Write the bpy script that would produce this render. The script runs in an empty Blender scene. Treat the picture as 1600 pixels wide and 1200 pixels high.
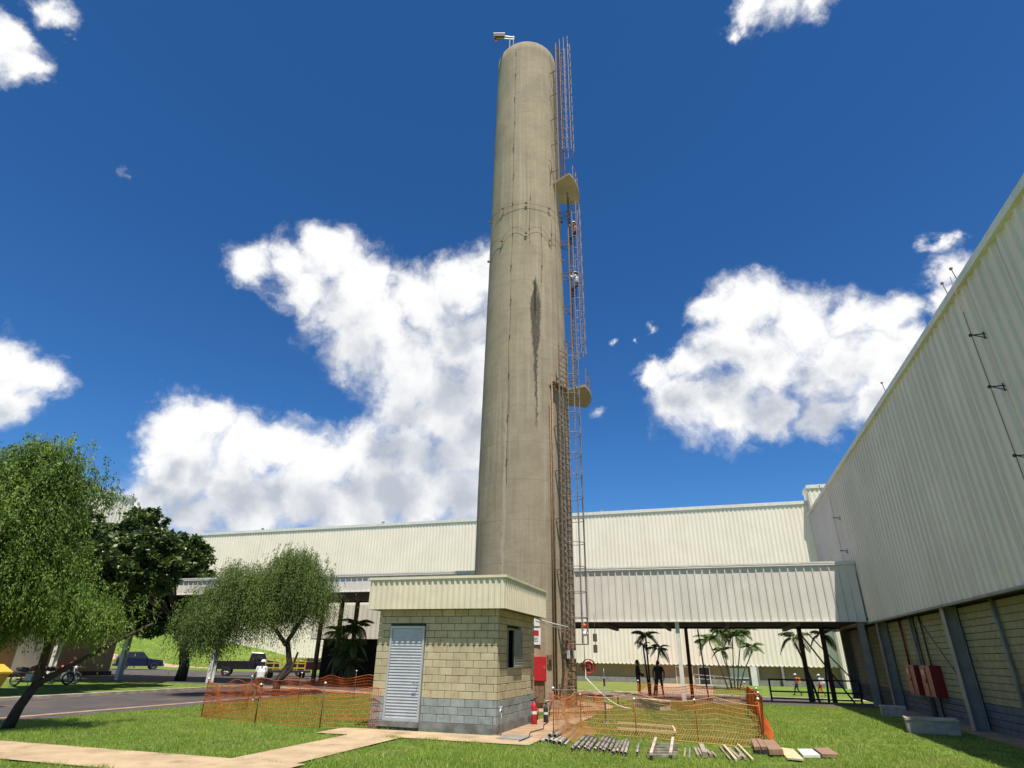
import bpy, bmesh, math, random
import numpy as np
from mathutils import Vector, Matrix, Euler
random.seed(7); RNG = np.random.default_rng(11)
R = math.radians
scene = bpy.context.scene
COL = scene.collection

# ------------------------------------------------------------------ camera
CF, CP, CR, CY, CH = 911.0, 0.4376, 0.0160, 0.3100, 1.85
def _site(v):
    return Vector((v[0]*math.cos(CY)-v[1]*math.sin(CY), v[0]*math.sin(CY)+v[1]*math.cos(CY), v[2]))
_f = (0, math.cos(CP), math.sin(CP)); _u = (0, -math.sin(CP), math.cos(CP)); _r = (1, 0, 0)
_c, _s = math.cos(CR), math.sin(CR)
_rt = _site([_c*a+_s*b for a, b in zip(_r, _u)]); _up = _site([-_s*a+_c*b for a, b in zip(_r, _u)]); _fw = _site(_f)
cam_d = bpy.data.cameras.new('camera'); cam = bpy.data.objects.new('camera', cam_d); COL.objects.link(cam)
cam_d.sensor_width = 36; cam_d.lens = CF/1600*36; cam_d.clip_end = 3000; cam_d.clip_start = 0.1
M = Matrix((( _rt.x, _up.x, -_fw.x, 0), (_rt.y, _up.y, -_fw.y, 0), (_rt.z, _up.z, -_fw.z, CH), (0, 0, 0, 1)))
cam.matrix_world = M
scene.camera = cam
def skydir(px, py):            # direction in the sky of a point of the photograph
    return (_fw + _rt*((px-800)/CF) - _up*((py-600)/CF)).normalized()

# ------------------------------------------------------------------ sun, sky, exposure
SUN_EL, SUN_AZ = 70.3, 150.0   # azimuth clockwise from +Y
sd = Vector((math.sin(R(SUN_AZ))*math.cos(R(SUN_EL)), math.cos(R(SUN_AZ))*math.cos(R(SUN_EL)), math.sin(R(SUN_EL))))
sun_d = bpy.data.lights.new('sun', 'SUN'); sun_d.energy = 5.0; sun_d.angle = R(0.53); sun_d.color = (1.0, 0.925, 0.82)
sun = bpy.data.objects.new('sun', sun_d); COL.objects.link(sun)
sun.rotation_euler = sd.to_track_quat('Z', 'Y').to_euler(); sun.location = (0, 0, 60)
scene.view_settings.view_transform = 'Standard'; scene.view_settings.look = 'None'
scene.view_settings.exposure = 0.44; scene.view_settings.gamma = 1.0
try: scene.view_settings.use_curve_mapping = False
except Exception: pass
scene.cycles.max_bounces = 6; scene.cycles.transparent_max_bounces = 8

class NT:
    """little node helper"""
    def __init__(s, tree): s.t = tree; s.n = tree.nodes; s.l = tree.links
    def new(s, typ, ins=None, **kw):
        n = s.n.new(typ)
        for k, v in kw.items(): setattr(n, k, v)
        for k, v in (ins or {}).items(): s.set(n, k, v)
        return n
    def set(s, n, k, v):
        sock = n.inputs[k]
        if isinstance(v, bpy.types.NodeSocket): s.l.new(v, sock)
        elif isinstance(v, bpy.types.Node): s.l.new(v.outputs[0], sock)
        else: sock.default_value = v
    def m(s, op, a, b=None, c=None, clamp=False):
        n = s.n.new('ShaderNodeMath'); n.operation = op; n.use_clamp = clamp
        for i, v in enumerate((a, b, c)):
            if v is not None: s.set(n, i, v)
        return n.outputs[0]
    def vm(s, op, a, b=None, sc=None):
        n = s.n.new('ShaderNodeVectorMath'); n.operation = op
        s.set(n, 0, a)
        if b is not None: s.set(n, 1, b)
        if sc is not None: s.set(n, 'Scale', sc)
        return n.outputs['Value'] if op in ('DISTANCE', 'DOT_PRODUCT', 'LENGTH') else n.outputs[0]
    def mix(s, fac, a, b, mode='MIX'):
        n = s.n.new('ShaderNodeMix'); n.data_type = 'RGBA'; n.blend_type = mode
        s.set(n, 0, fac); s.set(n, 6, a); s.set(n, 7, b); return n.outputs[2]
    def noise(s, vec, scale, detail=3, rough=0.55, dist=0.0, out=0):
        n = s.n.new('ShaderNodeTexNoise'); 
        if vec is not None: s.set(n, 'Vector', vec)
        s.set(n, 'Scale', scale); s.set(n, 'Detail', detail); s.set(n, 'Roughness', rough); s.set(n, 'Distortion', dist)
        return n.outputs[out]
    def ss(s, v, a, b, lo=0.0, hi=1.0):
        n = s.n.new('ShaderNodeMapRange'); n.interpolation_type = 'SMOOTHSTEP'
        s.set(n, 0, v); s.set(n, 1, a); s.set(n, 2, b); s.set(n, 3, lo); s.set(n, 4, hi); return n.outputs[0]
    def lin(s, v, a, b, lo=0.0, hi=1.0):
        n = s.n.new('ShaderNodeMapRange')
        s.set(n, 0, v); s.set(n, 1, a); s.set(n, 2, b); s.set(n, 3, lo); s.set(n, 4, hi); return n.outputs[0]

world = bpy.data.worlds.new('World'); scene.world = world; world.use_nodes = True
wt = world.node_tree; wt.nodes.clear(); W = NT(wt)
# clouds: (x, y, radius) of the puffs in the sky, listed by where the photograph shows them
PUFFS = [(395,412,48),(450,408,48),(515,395,52),(560,440,62),(470,455,52),(520,490,66),(590,500,78),(660,470,68),(720,445,62),(780,440,60),
 (560,545,62),(640,560,80),(720,540,80),(760,600,70),(620,620,60),(690,640,75),(640,690,72),(730,700,80),(560,700,62),(590,760,80),(500,730,72),
 (440,700,56),(470,770,80),(390,700,66),(330,660,50),(285,655,50),(300,710,66),(260,690,42),(350,760,80),(280,770,66),(240,730,32),(400,810,80),(540,800,72),(660,780,66),(720,770,66),(310,810,60),(240,800,50),
 (1110,480,40),(1150,490,50),(1200,480,50),(1250,500,62),(1330,495,54),(1400,500,46),(1130,540,55),(1200,560,75),(1290,570,85),(1370,560,72),(1080,570,40),(1030,590,36),(1070,630,62),(1140,640,62),(1210,640,50),(1290,650,52),(1350,630,55),(1420,540,40),(1480,580,50),
 (1480,420,36),(1455,375,22),(1490,455,28),(1475,375,16),(1480,480,30),
 (0,560,56),(35,590,48),(0,620,60),(-60,600,90),(10,55,46),(25,100,40),(-30,60,80),(70,15,44),(85,45,18),(1160,20,34),(1210,0,50),(1280,-5,42),(1150,45,16),
 (178,262,20),(192,304,12),(925,625,26),(950,535,14),(1020,512,18),(985,530,12),(1440,372,16)]
FAINT = len(PUFFS)-7
def puff_group():
    g = bpy.data.node_groups.new('cloud_field', 'ShaderNodeTree')
    g.interface.new_socket('Vector', in_out='INPUT', socket_type='NodeSocketVector')
    g.interface.new_socket('Value', in_out='OUTPUT', socket_type='NodeSocketFloat')
    N = NT(g); gi = N.new('NodeGroupInput'); go = N.new('NodeGroupOutput')
    acc = None
    for i, (x, y, r) in enumerate(PUFFS):
        d = skydir(x, y); e = skydir(x+r*0.7, y+r*0.7); e2 = skydir(x-r*0.7, y-r*0.7)
        rad = ((d-e).length+(d-e2).length)/2*1.02
        dist = N.vm('DISTANCE', gi.outputs[0], tuple(d))
        v = N.m('MULTIPLY_ADD', dist, -1.0/rad, 1.0 if i < FAINT else 0.42)      # 1 at centre, 0 at radius
        if acc is None: acc = v
        else:
            n = N.n.new('ShaderNodeMath'); n.operation = 'SMOOTH_MAX'; N.set(n, 0, acc); N.set(n, 1, v); n.inputs[2].default_value = 0.28; acc = n.outputs[0]
    N.set(go, 0, acc)
    return g
PG = puff_group()
tc = W.new('ShaderNodeTexCoord'); D0 = tc.outputs['Generated']
dirn = W.vm('NORMALIZE', D0)
sky = W.new('ShaderNodeTexSky', sky_type='NISHITA'); sky.sun_disc = False
sky.sun_elevation = R(SUN_EL); sky.sun_rotation = R(SUN_AZ); sky.air_density = 1.0; sky.dust_density = 0.25; sky.ozone_density = 2.5; sky.altitude = 600
warp1 = W.vm('SCALE', W.vm('SUBTRACT', W.noise(dirn, 7.0, 3, 0.6, out=1), (0.5, 0.5, 0.5)), sc=0.085)
warp2 = W.vm('SCALE', W.vm('SUBTRACT', W.noise(dirn, 26.0, 5, 0.62, out=1), (0.5, 0.5, 0.5)), sc=0.050)
wd = W.vm('ADD', W.vm('ADD', dirn, warp1), warp2)
def field(vec):
    n = W.n.new('ShaderNodeGroup'); n.node_tree = PG; W.set(n, 0, vec); return n.outputs[0]
f0 = field(wd)
f1 = field(W.vm('ADD', wd, (0.010, -0.020, 0.075)))
fine = W.noise(W.vm('ADD', dirn, warp1), 17.0, 9, 0.60)
fine2 = W.noise(wd, 90.0, 6, 0.7)
dens = W.m('ADD', f0, W.m('MULTIPLY', W.m('SUBTRACT', fine, 0.5), 1.35))
dens = W.m('ADD', dens, W.m('MULTIPLY', W.m('SUBTRACT', fine2, 0.5), 0.22))
sepz = W.new('ShaderNodeSeparateXYZ', {0: dirn}).outputs[2]
# the rest of the sky, behind and beside the frame, carries the same kind of scattered cumulus
fwdot = W.vm('DOT_PRODUCT', dirn, tuple(_fw))
pl = W.vm('SCALE', dirn, sc=W.m('DIVIDE', 1.0, W.m('MAXIMUM', W.m('ADD', sepz, 0.15), 0.1)))
gen = W.noise(pl, 1.7, 7, 0.6)
dens2 = W.m('MULTIPLY', W.m('SUBTRACT', gen, 0.56), 6.0)
outside = W.ss(fwdot, 0.66, 0.60)
densA = W.m('MAXIMUM', dens, W.m('SUBTRACT', W.m('MULTIPLY', W.m('ADD', dens2, 1.0), outside), 1.0))
mask = W.m('POWER', W.ss(densA, -0.16, 0.60), 1.3)
veil = W.m('MULTIPLY', W.ss(W.m('ADD', f0, W.m('MULTIPLY', W.m('SUBTRACT', W.noise(W.vm('MULTIPLY', wd, (1.0, 1.0, 1.8)), 12.0, 9, 0.68), 0.5), 2.4)), -0.10, 0.75), 0.45)
mask = W.m('MAXIMUM', mask, veil)
# puffs are lit from above: less cloud overhead -> white, more -> grey base
shade = W.m('ADD', W.m('MULTIPLY', f1, 1.05), W.m('MULTIPLY', W.m('SUBTRACT', W.noise(wd, 7.0, 8, 0.55), 0.5), 1.7))
shade = W.ss(shade, 0.10, 1.05)
ccol = W.mix(shade, (1.0, 1.0, 1.0, 1), (0.52, 0.56, 0.64, 1))
tint = W.mix(W.lin(sepz, 0.0, 0.95), (0.68, 1.02, 1.34, 1), (0.53, 0.86, 1.06, 1))
skyc = W.mix(1.0, W.new('ShaderNodeHueSaturation', {'Color': sky.outputs[0], 'Saturation': 1.22}).outputs[0], tint, 'MULTIPLY')
STR = 0.075
bg_c = W.mix(mask, skyc, W.mix(1.0, ccol, (0.74/STR, 0.74/STR, 0.74/STR, 1), 'MULTIPLY'))
bg = W.new('ShaderNodeBackground', {0: bg_c, 1: STR}); out = W.new('ShaderNodeOutputWorld', {0: bg})
world.cycles.sampling_method = 'MANUAL'; world.cycles.sample_map_resolution = 512

# ------------------------------------------------------------------ materials
MATS = {}
def mat(name, base, base2=None, scale=4.0, rough=0.8, metal=0.0, bump=0.0, bscale=40.0, detail=5, lo=0.35, hi=0.65,
        stretch=(1, 1, 1), dirt=None, dscale=1.2, dlo=0.55, dhi=0.8, dstretch=(1, 1, 1), spec=0.5, rnd=None, objrnd=0.0, transl=0.0, coat=0.0):
    if name in MATS: return MATS[name]
    m = bpy.data.materials.new(name); m.use_nodes = True; t = m.node_tree; t.nodes.clear(); N = NT(t)
    geo = N.new('ShaderNodeNewGeometry'); P = geo.outputs['Position']
    c = (*base, 1)
    if base2 is not None:
        v = N.vm('MULTIPLY', P, stretch)
        c = N.mix(N.ss(N.noise(v, scale, detail, 0.6), lo, hi), (*base, 1), (*base2, 1))
    if dirt is not None:
        v = N.vm('MULTIPLY', P, dstretch)
        c = N.mix(N.ss(N.noise(v, dscale, 6, 0.65), dlo, dhi), c, (*dirt, 1))
    if objrnd:
        oi = N.new('ShaderNodeObjectInfo')
        f = N.lin(oi.outputs['Random'], 0, 1, 1-objrnd, 1+objrnd)
        c = N.vm('SCALE', c, sc=f)
    if rnd is not None:
        a = N.new('ShaderNodeAttribute', attribute_name='rnd')
        c = N.mix(a.outputs['Fac'], c, (*rnd, 1))
    b = N.new('ShaderNodeBsdfPrincipled', {'Base Color': c, 'Roughness': rough, 'Metallic': metal, 'Specular IOR Level': spec, 'Coat Weight': coat})
    if bump:
        bn = N.new('ShaderNodeBump', {'Strength': 1.0, 'Distance': bump, 'Height': N.noise(P, bscale, 6, 0.65)})
        N.set(b, 'Normal', bn.outputs[0])
    o = b.outputs[0]
    if transl:
        tr = N.new('ShaderNodeBsdfTranslucent', {'Color': c}); o = N.new('ShaderNodeMixShader', {0: transl, 1: b, 2: tr}).outputs[0]
    N.new('ShaderNodeOutputMaterial', {0: o}); MATS[name] = m; return m

CREAM = mat('cream_cladding', (0.76, 0.69, 0.53), (0.68, 0.61, 0.47), 0.6, 0.45, dirt=(0.50, 0.44, 0.33), dscale=0.9, dlo=0.58, dhi=0.95, dstretch=(1, 1, 0.12), objrnd=0.025)
REARW = mat('rear_cladding', (0.92, 0.83, 0.68), (0.87, 0.78, 0.63), 0.3, 0.5, dirt=(0.70, 0.63, 0.5), dscale=0.5, dlo=0.55, dhi=0.9, dstretch=(1, 1, 0.1))
CANOPY = mat('canopy_cladding', (0.80, 0.75, 0.67), (0.73, 0.685, 0.61), 0.7, 0.5, bump=0.006, bscale=2.5, dirt=(0.50, 0.47, 0.40), dscale=1.5, dlo=0.52, dhi=0.95, dstretch=(1, 1, 0.15), objrnd=0.04)
RIGHTW = mat('right_cladding', (0.83, 0.71, 0.575), (0.76, 0.65, 0.525), 0.5, 0.5, bump=0.012, bscale=1.6, dirt=(0.50, 0.44, 0.35), dscale=0.8, dlo=0.50, dhi=0.95, dstretch=(1, 1, 0.1), objrnd=0.03)
HUTCLAD = mat('hut_cladding', (0.77, 0.70, 0.52), (0.70, 0.635, 0.465), 1.5, 0.5, dirt=(0.50, 0.45, 0.30), dscale=2.5, dlo=0.6, dhi=0.95, dstretch=(1, 1, 0.2))
WHITE = mat('white_paint', (0.78, 0.76, 0.70), (0.68, 0.66, 0.60), 2.0, 0.5, dirt=(0.45, 0.40, 0.33), dscale=1.5, dlo=0.62, dhi=0.95)
BLOCKY = mat('painted_block_yellow', (0.53, 0.465, 0.295), (0.44, 0.38, 0.235), 3.0, 0.8, bump=0.004, bscale=60, dirt=(0.40, 0.34, 0.2), dscale=1.6, dlo=0.58, dhi=0.85, objrnd=0.07)
BLOCKG = mat('painted_block_grey', (0.31, 0.35, 0.34), (0.24, 0.28, 0.27), 4.0, 0.8, bump=0.004, bscale=60, dirt=(0.10, 0.11, 0.11), dscale=2.2, dlo=0.55, dhi=0.8, objrnd=0.10)
BLOCKY_SHADE = mat('painted_block_yellow_shaded', (0.34, 0.30, 0.17), (0.29, 0.25, 0.14), 3.0, 0.85, bump=0.004, bscale=60, objrnd=0.05)  # yellow block paint, darkened to hold the deep shade under the soffit
BLOCKG_SHADE = mat('painted_block_grey_shaded', (0.13, 0.15, 0.16), (0.10, 0.12, 0.13), 4.0, 0.85, bump=0.004, bscale=60, objrnd=0.06)  # grey band of the same wall, its shade also put into the colour
MORTAR = mat('mortar_dark', (0.16, 0.15, 0.10), (0.10, 0.09, 0.06), 5.0, 0.95)
FOOT = mat('footing_concrete', (0.24, 0.25, 0.23), (0.13, 0.13, 0.12), 2.5, 0.9, bump=0.005, bscale=30)
PATHC = mat('path_concrete', (0.47, 0.35, 0.21), (0.375, 0.275, 0.165), 1.3, 0.9, bump=0.004, bscale=25, dirt=(0.22, 0.15, 0.09), dscale=1.1, dlo=0.50, dhi=0.78)
PADC = mat('pad_concrete', (0.40, 0.27, 0.165), (0.29, 0.185, 0.11), 1.8, 0.9, bump=0.004, bscale=25, dirt=(0.22, 0.14, 0.09), dscale=1.4, dlo=0.55, dhi=0.8)
KERB = mat('kerb_concrete', (0.55, 0.47, 0.37), (0.36, 0.30, 0.23), 2.0, 0.9, bump=0.003)
ASPH = mat('asphalt', (0.075, 0.065, 0.062), (0.055, 0.048, 0.046), 1.0, 0.9, bump=0.004, bscale=60, dirt=(0.13, 0.095, 0.075), dscale=0.6, dlo=0.45, dhi=0.8)
SOIL = mat('red_soil', (0.24, 0.11, 0.06), (0.16, 0.075, 0.045), 1.0, 0.95, bump=0.01, bscale=12)
STEELD = mat('rusty_dark_steel', (0.11, 0.075, 0.05), (0.17, 0.09, 0.05), 6.0, 0.7, metal=0.2)
STEELB = mat('brown_steel', (0.26, 0.165, 0.09), (0.15, 0.09, 0.05), 8.0, 0.7, metal=0.1)
CAGEM = mat('weathered_cage_steel', (0.27, 0.25, 0.25), (0.20, 0.13, 0.09), 9.0, 0.6, metal=0.3)
GALV = mat('galvanised_steel', (0.40, 0.40, 0.38), (0.28, 0.28, 0.26), 5.0, 0.5, metal=0.5)
PIPEM = mat('scaffold_steel', (0.42, 0.39, 0.33), (0.20, 0.16, 0.12), 7.0, 0.6, metal=0.3)
GREYP = mat('grey_paint', (0.28, 0.27, 0.235), (0.22, 0.21, 0.185), 2.0, 0.6)
DOORM = mat('aluminium_louvre', (0.55, 0.57, 0.56), (0.48, 0.50, 0.49), 3.0, 0.45, metal=0.3)
SHUT = mat('grey_shutter', (0.26, 0.28, 0.22), (0.20, 0.22, 0.17), 3.0, 0.6)
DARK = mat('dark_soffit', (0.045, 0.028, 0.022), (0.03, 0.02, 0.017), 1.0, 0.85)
BLACK = mat('black_rubber', (0.02, 0.02, 0.02), (0.03, 0.03, 0.03), 5.0, 0.6)
REDP = mat('red_paint', (0.52, 0.02, 0.03), (0.42, 0.02, 0.025), 3.0, 0.4)
REDO = mat('faded_red_paint', (0.40, 0.075, 0.03), (0.33, 0.06, 0.03), 3.0, 0.5)
REDD = mat('dark_red_paint', (0.22, 0.01, 0.015), (0.19, 0.01, 0.012), 3.0, 0.4)
ORANGE = mat('orange_plastic', (0.75, 0.17, 0.02), (0.62, 0.15, 0.03), 3.0, 0.5, transl=0.25)
ORANGE_SUNLIT = mat('sunlit_mesh', (0.80, 0.36, 0.10), (0.70, 0.40, 0.16), 3.0, 0.5, transl=0.2)  # brighter orange, sunlight on the near net run put into the colour
YELLOW = mat('yellow_paint', (0.62, 0.42, 0.04), (0.55, 0.36, 0.04), 2.0, 0.5)
WOODA = mat('brown_plywood', (0.30, 0.19, 0.12), (0.23, 0.14, 0.09), 3.0, 0.8, stretch=(1, 6, 1))
WOODB = mat('pale_plywood', (0.62, 0.50, 0.30), (0.55, 0.43, 0.25), 3.0, 0.8, stretch=(6, 1, 1))
TIMB = mat('grey_timber', (0.26, 0.20, 0.15), (0.36, 0.30, 0.24), 4.0, 0.85)
CEMB = mat('cement_block', (0.46, 0.41, 0.34), (0.34, 0.30, 0.25), 5.0, 0.9, bump=0.006, bscale=30)
BEIGE = mat('beige_render', (0.36, 0.24, 0.13), (0.32, 0.21, 0.115), 1.0, 0.85)
BARKD = mat('bark_dark', (0.060, 0.042, 0.030), (0.035, 0.026, 0.02), 8.0, 0.9, bump=0.01, bscale=20)
BARKL = mat('bark_grey', (0.20, 0.15, 0.11), (0.11, 0.08, 0.06), 8.0, 0.9, bump=0.01, bscale=20)
LEAFP = mat('pepper_leaf', (0.105, 0.165, 0.030), (0.065, 0.115, 0.022), 1.2, 0.6, rnd=(0.20, 0.27, 0.055), transl=0.35)
LEAFN = mat('near_pepper_leaf', (0.105, 0.190, 0.020), (0.048, 0.10, 0.014), 0.7, 0.6, rnd=(0.24, 0.34, 0.045), transl=0.38)
LEAFD = mat('dark_broad_leaf', (0.038, 0.072, 0.017), (0.055, 0.10, 0.022), 1.0, 0.38, rnd=(0.14, 0.19, 0.045), transl=0.15)
PALML = mat('palm_leaf', (0.075, 0.125, 0.022), (0.10, 0.165, 0.035), 2.0, 0.5, rnd=(0.15, 0.20, 0.045), transl=0.25)
SKIND = mat('skin_brown', (0.19, 0.095, 0.058), (0.16, 0.08, 0.05), 9.0, 0.55)
HAIR = mat('dark_hair', (0.012, 0.010, 0.009), (0.02, 0.016, 0.014), 9.0, 0.6)
LAMPW = mat('white_plastic', (0.8, 0.8, 0.78), (0.74, 0.74, 0.72), 9.0, 0.4)
GLASSD = mat('dark_window_glass', (0.02, 0.022, 0.025), (0.03, 0.032, 0.035), 2.0, 0.12)
CARB = mat('dark_blue_car_paint', (0.012, 0.016, 0.045), (0.010, 0.013, 0.04), 3.0, 0.25, coat=0.6)
def cloth(n, c): return mat('cloth_'+n, c, tuple(x*0.8 for x in c), 12.0, 0.85)

def grass_mat():
    m = bpy.data.materials.new('lawn_grass'); m.use_nodes = True; t = m.node_tree; t.nodes.clear(); N = NT(t)
    P = N.new('ShaderNodeNewGeometry').outputs['Position']
    a = N.noise(P, 0.45, 5, 0.6); b = N.noise(P, 3.5, 6, 0.7); c = N.noise(P, 24.0, 4, 0.7)
    col = N.mix(N.ss(a, 0.38, 0.64), (0.130, 0.190, 0.028, 1), (0.200, 0.260, 0.045, 1))
    col = N.mix(N.ss(b, 0.40, 0.66), col, (0.050, 0.115, 0.016, 1))
    col = N.mix(N.ss(c, 0.50, 0.75), col, (0.15, 0.24, 0.05, 1))
    sp = N.new('ShaderNodeSeparateXYZ', {0: P})
    # the fenced plot round the tower is drier, yellower turf
    dry = N.m('MULTIPLY', N.m('MULTIPLY', N.ss(sp.outputs[1], 16.9, 18.5), N.ss(sp.outputs[0], 1.6, 0.2)), N.ss(sp.outputs[0], -18.5, -16.5))
    dry = N.m('MULTIPLY', dry, N.ss(N.noise(P, 0.9, 5, 0.7), 0.25, 0.6))
    col = N.mix(N.m('MULTIPLY', dry, 0.75), col, (0.20, 0.20, 0.055, 1))
    bp = N.new('ShaderNodeBump', {'Strength': 1.0, 'Distance': 0.05, 'Height': N.noise(P, 14.0, 6, 0.75)})
    bs = N.new('ShaderNodeBsdfPrincipled', {'Base Color': col, 'Roughness': 0.9, 'Specular IOR Level': 0.15, 'Normal': bp.outputs[0]})
    N.new('ShaderNodeOutputMaterial', {0: bs}); return m
GRASS = grass_mat()
BLADE = mat('grass_blade', (0.33, 0.43, 0.06), (0.205, 0.310, 0.04), 0.6, 0.6, rnd=(0.36, 0.50, 0.10), transl=0.45, dirt=(0.46, 0.42, 0.14), dscale=0.8, dlo=0.45, dhi=0.70)
BLADED = mat('dry_grass_blade', (0.30, 0.31, 0.06), (0.21, 0.26, 0.045), 0.8, 0.6, rnd=(0.42, 0.40, 0.12), transl=0.4)

def tower_mat():
    m = bpy.data.materials.new('tower_concrete'); m.use_nodes = True; t = m.node_tree; t.nodes.clear(); N = NT(t)
    P = N.new('ShaderNodeNewGeometry').outputs['Position']
    sp = N.new('ShaderNodeSeparateXYZ', {0: P}); z = sp.outputs[2]
    ang = N.m('ARCTAN2', N.m('SUBTRACT', sp.outputs[1], TC[1]), N.m('SUBTRACT', sp.outputs[0], TC[0]))
    cyl = N.new('ShaderNodeCombineXYZ', {0: N.m('MULTIPLY', ang, 2.2), 1: 0.0, 2: z}).outputs[0]
    c = N.mix(N.ss(N.noise(P, 0.7, 6, 0.65), 0.35, 0.7), (0.395, 0.325, 0.225, 1), (0.310, 0.255, 0.175, 1))
    c = N.mix(N.m('MULTIPLY', N.ss(N.noise(N.vm('MULTIPLY', cyl, (1, 1, 5)), 0.9, 6, 0.7), 0.45, 0.75), 0.40), c, (0.25, 0.205, 0.135, 1))   # pour bands
    c = N.mix(N.m('MULTIPLY', N.ss(N.noise(N.vm('MULTIPLY', cyl, (3, 1, 0.10)), 1.3, 5, 0.7), 0.48, 0.75), 0.6), c, (0.50, 0.44, 0.33, 1))    # pale streaks
    c = N.mix(N.m('MULTIPLY', N.ss(N.noise(N.vm('MULTIPLY', cyl, (4, 1, 0.12)), 1.1, 5, 0.7), 0.50, 0.75), 0.6), c, (0.19, 0.16, 0.115, 1))
    c = N.mix(N.ss(N.noise(P, 9.0, 6, 0.7), 0.5, 0.85), c, (0.28, 0.23, 0.15, 1))
    # formwork joints every 1.8 m
    fr = N.m('ABSOLUTE', N.m('SUBTRACT', N.m('FRACT', N.m('DIVIDE', z, 1.83)), 0.5))
    c = N.mix(N.m('MULTIPLY', N.ss(fr, 0.488, 0.5), 0.4), c, (0.15, 0.12, 0.08, 1))
    # the dark leak stain
    wob = N.m('MULTIPLY', N.m('SUBTRACT', N.noise(N.vm('MULTIPLY', P, (1, 1, 0.45)), 3.2, 8, 0.75), 0.5), 0.62)
    da = N.m('ABSOLUTE', N.m('ADD', N.m('MULTIPLY', N.m('SUBTRACT', ang, STAIN[0]), 2.2), wob))
    prof = N.new('ShaderNodeFloatCurve'); cu = prof.mapping.curves[0]
    pts = [(0, 0.0), (0.15, 0.05), (0.40, 0.09), (0.48, 0.10), (0.55, 0.22), (0.70, 0.27), (0.80, 0.30), (0.87, 0.17), (0.94, 0.09), (1.0, 0.0)]
    cu.points[0].location = pts[0]; cu.points[1].location = pts[-1]
    for p in pts[1:-1]: cu.points.new(*p)
    prof.mapping.update(); N.set(prof, 'Value', N.lin(z, 11.0, 20.6)); prof.inputs[0].default_value = 1.0
    edge = N.m('SUBTRACT', prof.outputs[0], da)
    st = N.ss(edge, -0.03, 0.06); st = N.m('MULTIPLY', st, N.m('MULTIPLY', N.ss(z, 11.0, 12.0), N.ss(z, 20.6, 20.2)))
    c = N.mix(N.m('MULTIPLY', st, N.ss(N.noise(P, 5.0, 5, 0.7), 0.2, 0.5, 0.45, 0.9)), c, (0.075, 0.062, 0.05, 1))
    core = N.m('MULTIPLY', N.ss(N.m('ABSOLUTE', N.m('MULTIPLY', N.m('SUBTRACT', ang, STAIN[0]-0.015), 2.2)), 0.07, 0.03), N.m('MULTIPLY', N.ss(z, 17.6, 18.3), N.ss(z, 20.4, 19.6)))
    c = N.mix(N.m('MULTIPLY', core, 0.9), c, (0.03, 0.026, 0.022, 1))
    pale = N.m('MULTIPLY', N.ss(N.m('ABSOLUTE', N.m('ADD', N.m('MULTIPLY', N.m('SUBTRACT', ang, STAIN[1]), 2.2), wob)), 0.10, 0.02), N.m('MULTIPLY', N.ss(z, 1.0, 5.0), N.ss(z, 14.5, 12.5)))
    c = N.mix(N.m('MULTIPLY', pale, 0.5), c, (0.50, 0.45, 0.34, 1))
    bp = N.new('ShaderNodeBump', {'Strength': 1.0, 'Distance': 0.012, 'Height': N.noise(N.vm('MULTIPLY', P, (1, 1, 1.3)), 4.0, 8, 0.7)})
    bs = N.new('ShaderNodeBsdfPrincipled', {'Base Color': c, 'Roughness': 0.9, 'Specular IOR Level': 0.2, 'Normal': bp.outputs[0]})
    N.new('ShaderNodeOutputMaterial', {0: bs}); return m
TC = (-7.88, 26.87)                      # tower axis
TR = Vector((0.9596, 0.2815, 0)); TT = Vector((0.2815, -0.9596, 0))   # to the right, and towards the viewer
def tdir(deg):                            # radial direction, measured from "right" towards the viewer
    return TR*math.cos(R(deg)) + TT*math.sin(R(deg))
def tpos(deg, rad, z): d = tdir(deg)*rad; return Vector((TC[0]+d.x, TC[1]+d.y, z))
def tang(deg): d = tdir(deg); return math.atan2(d.y, d.x)
STAIN = (tang(76), tang(114))
TOWERM = tower_mat()

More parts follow.
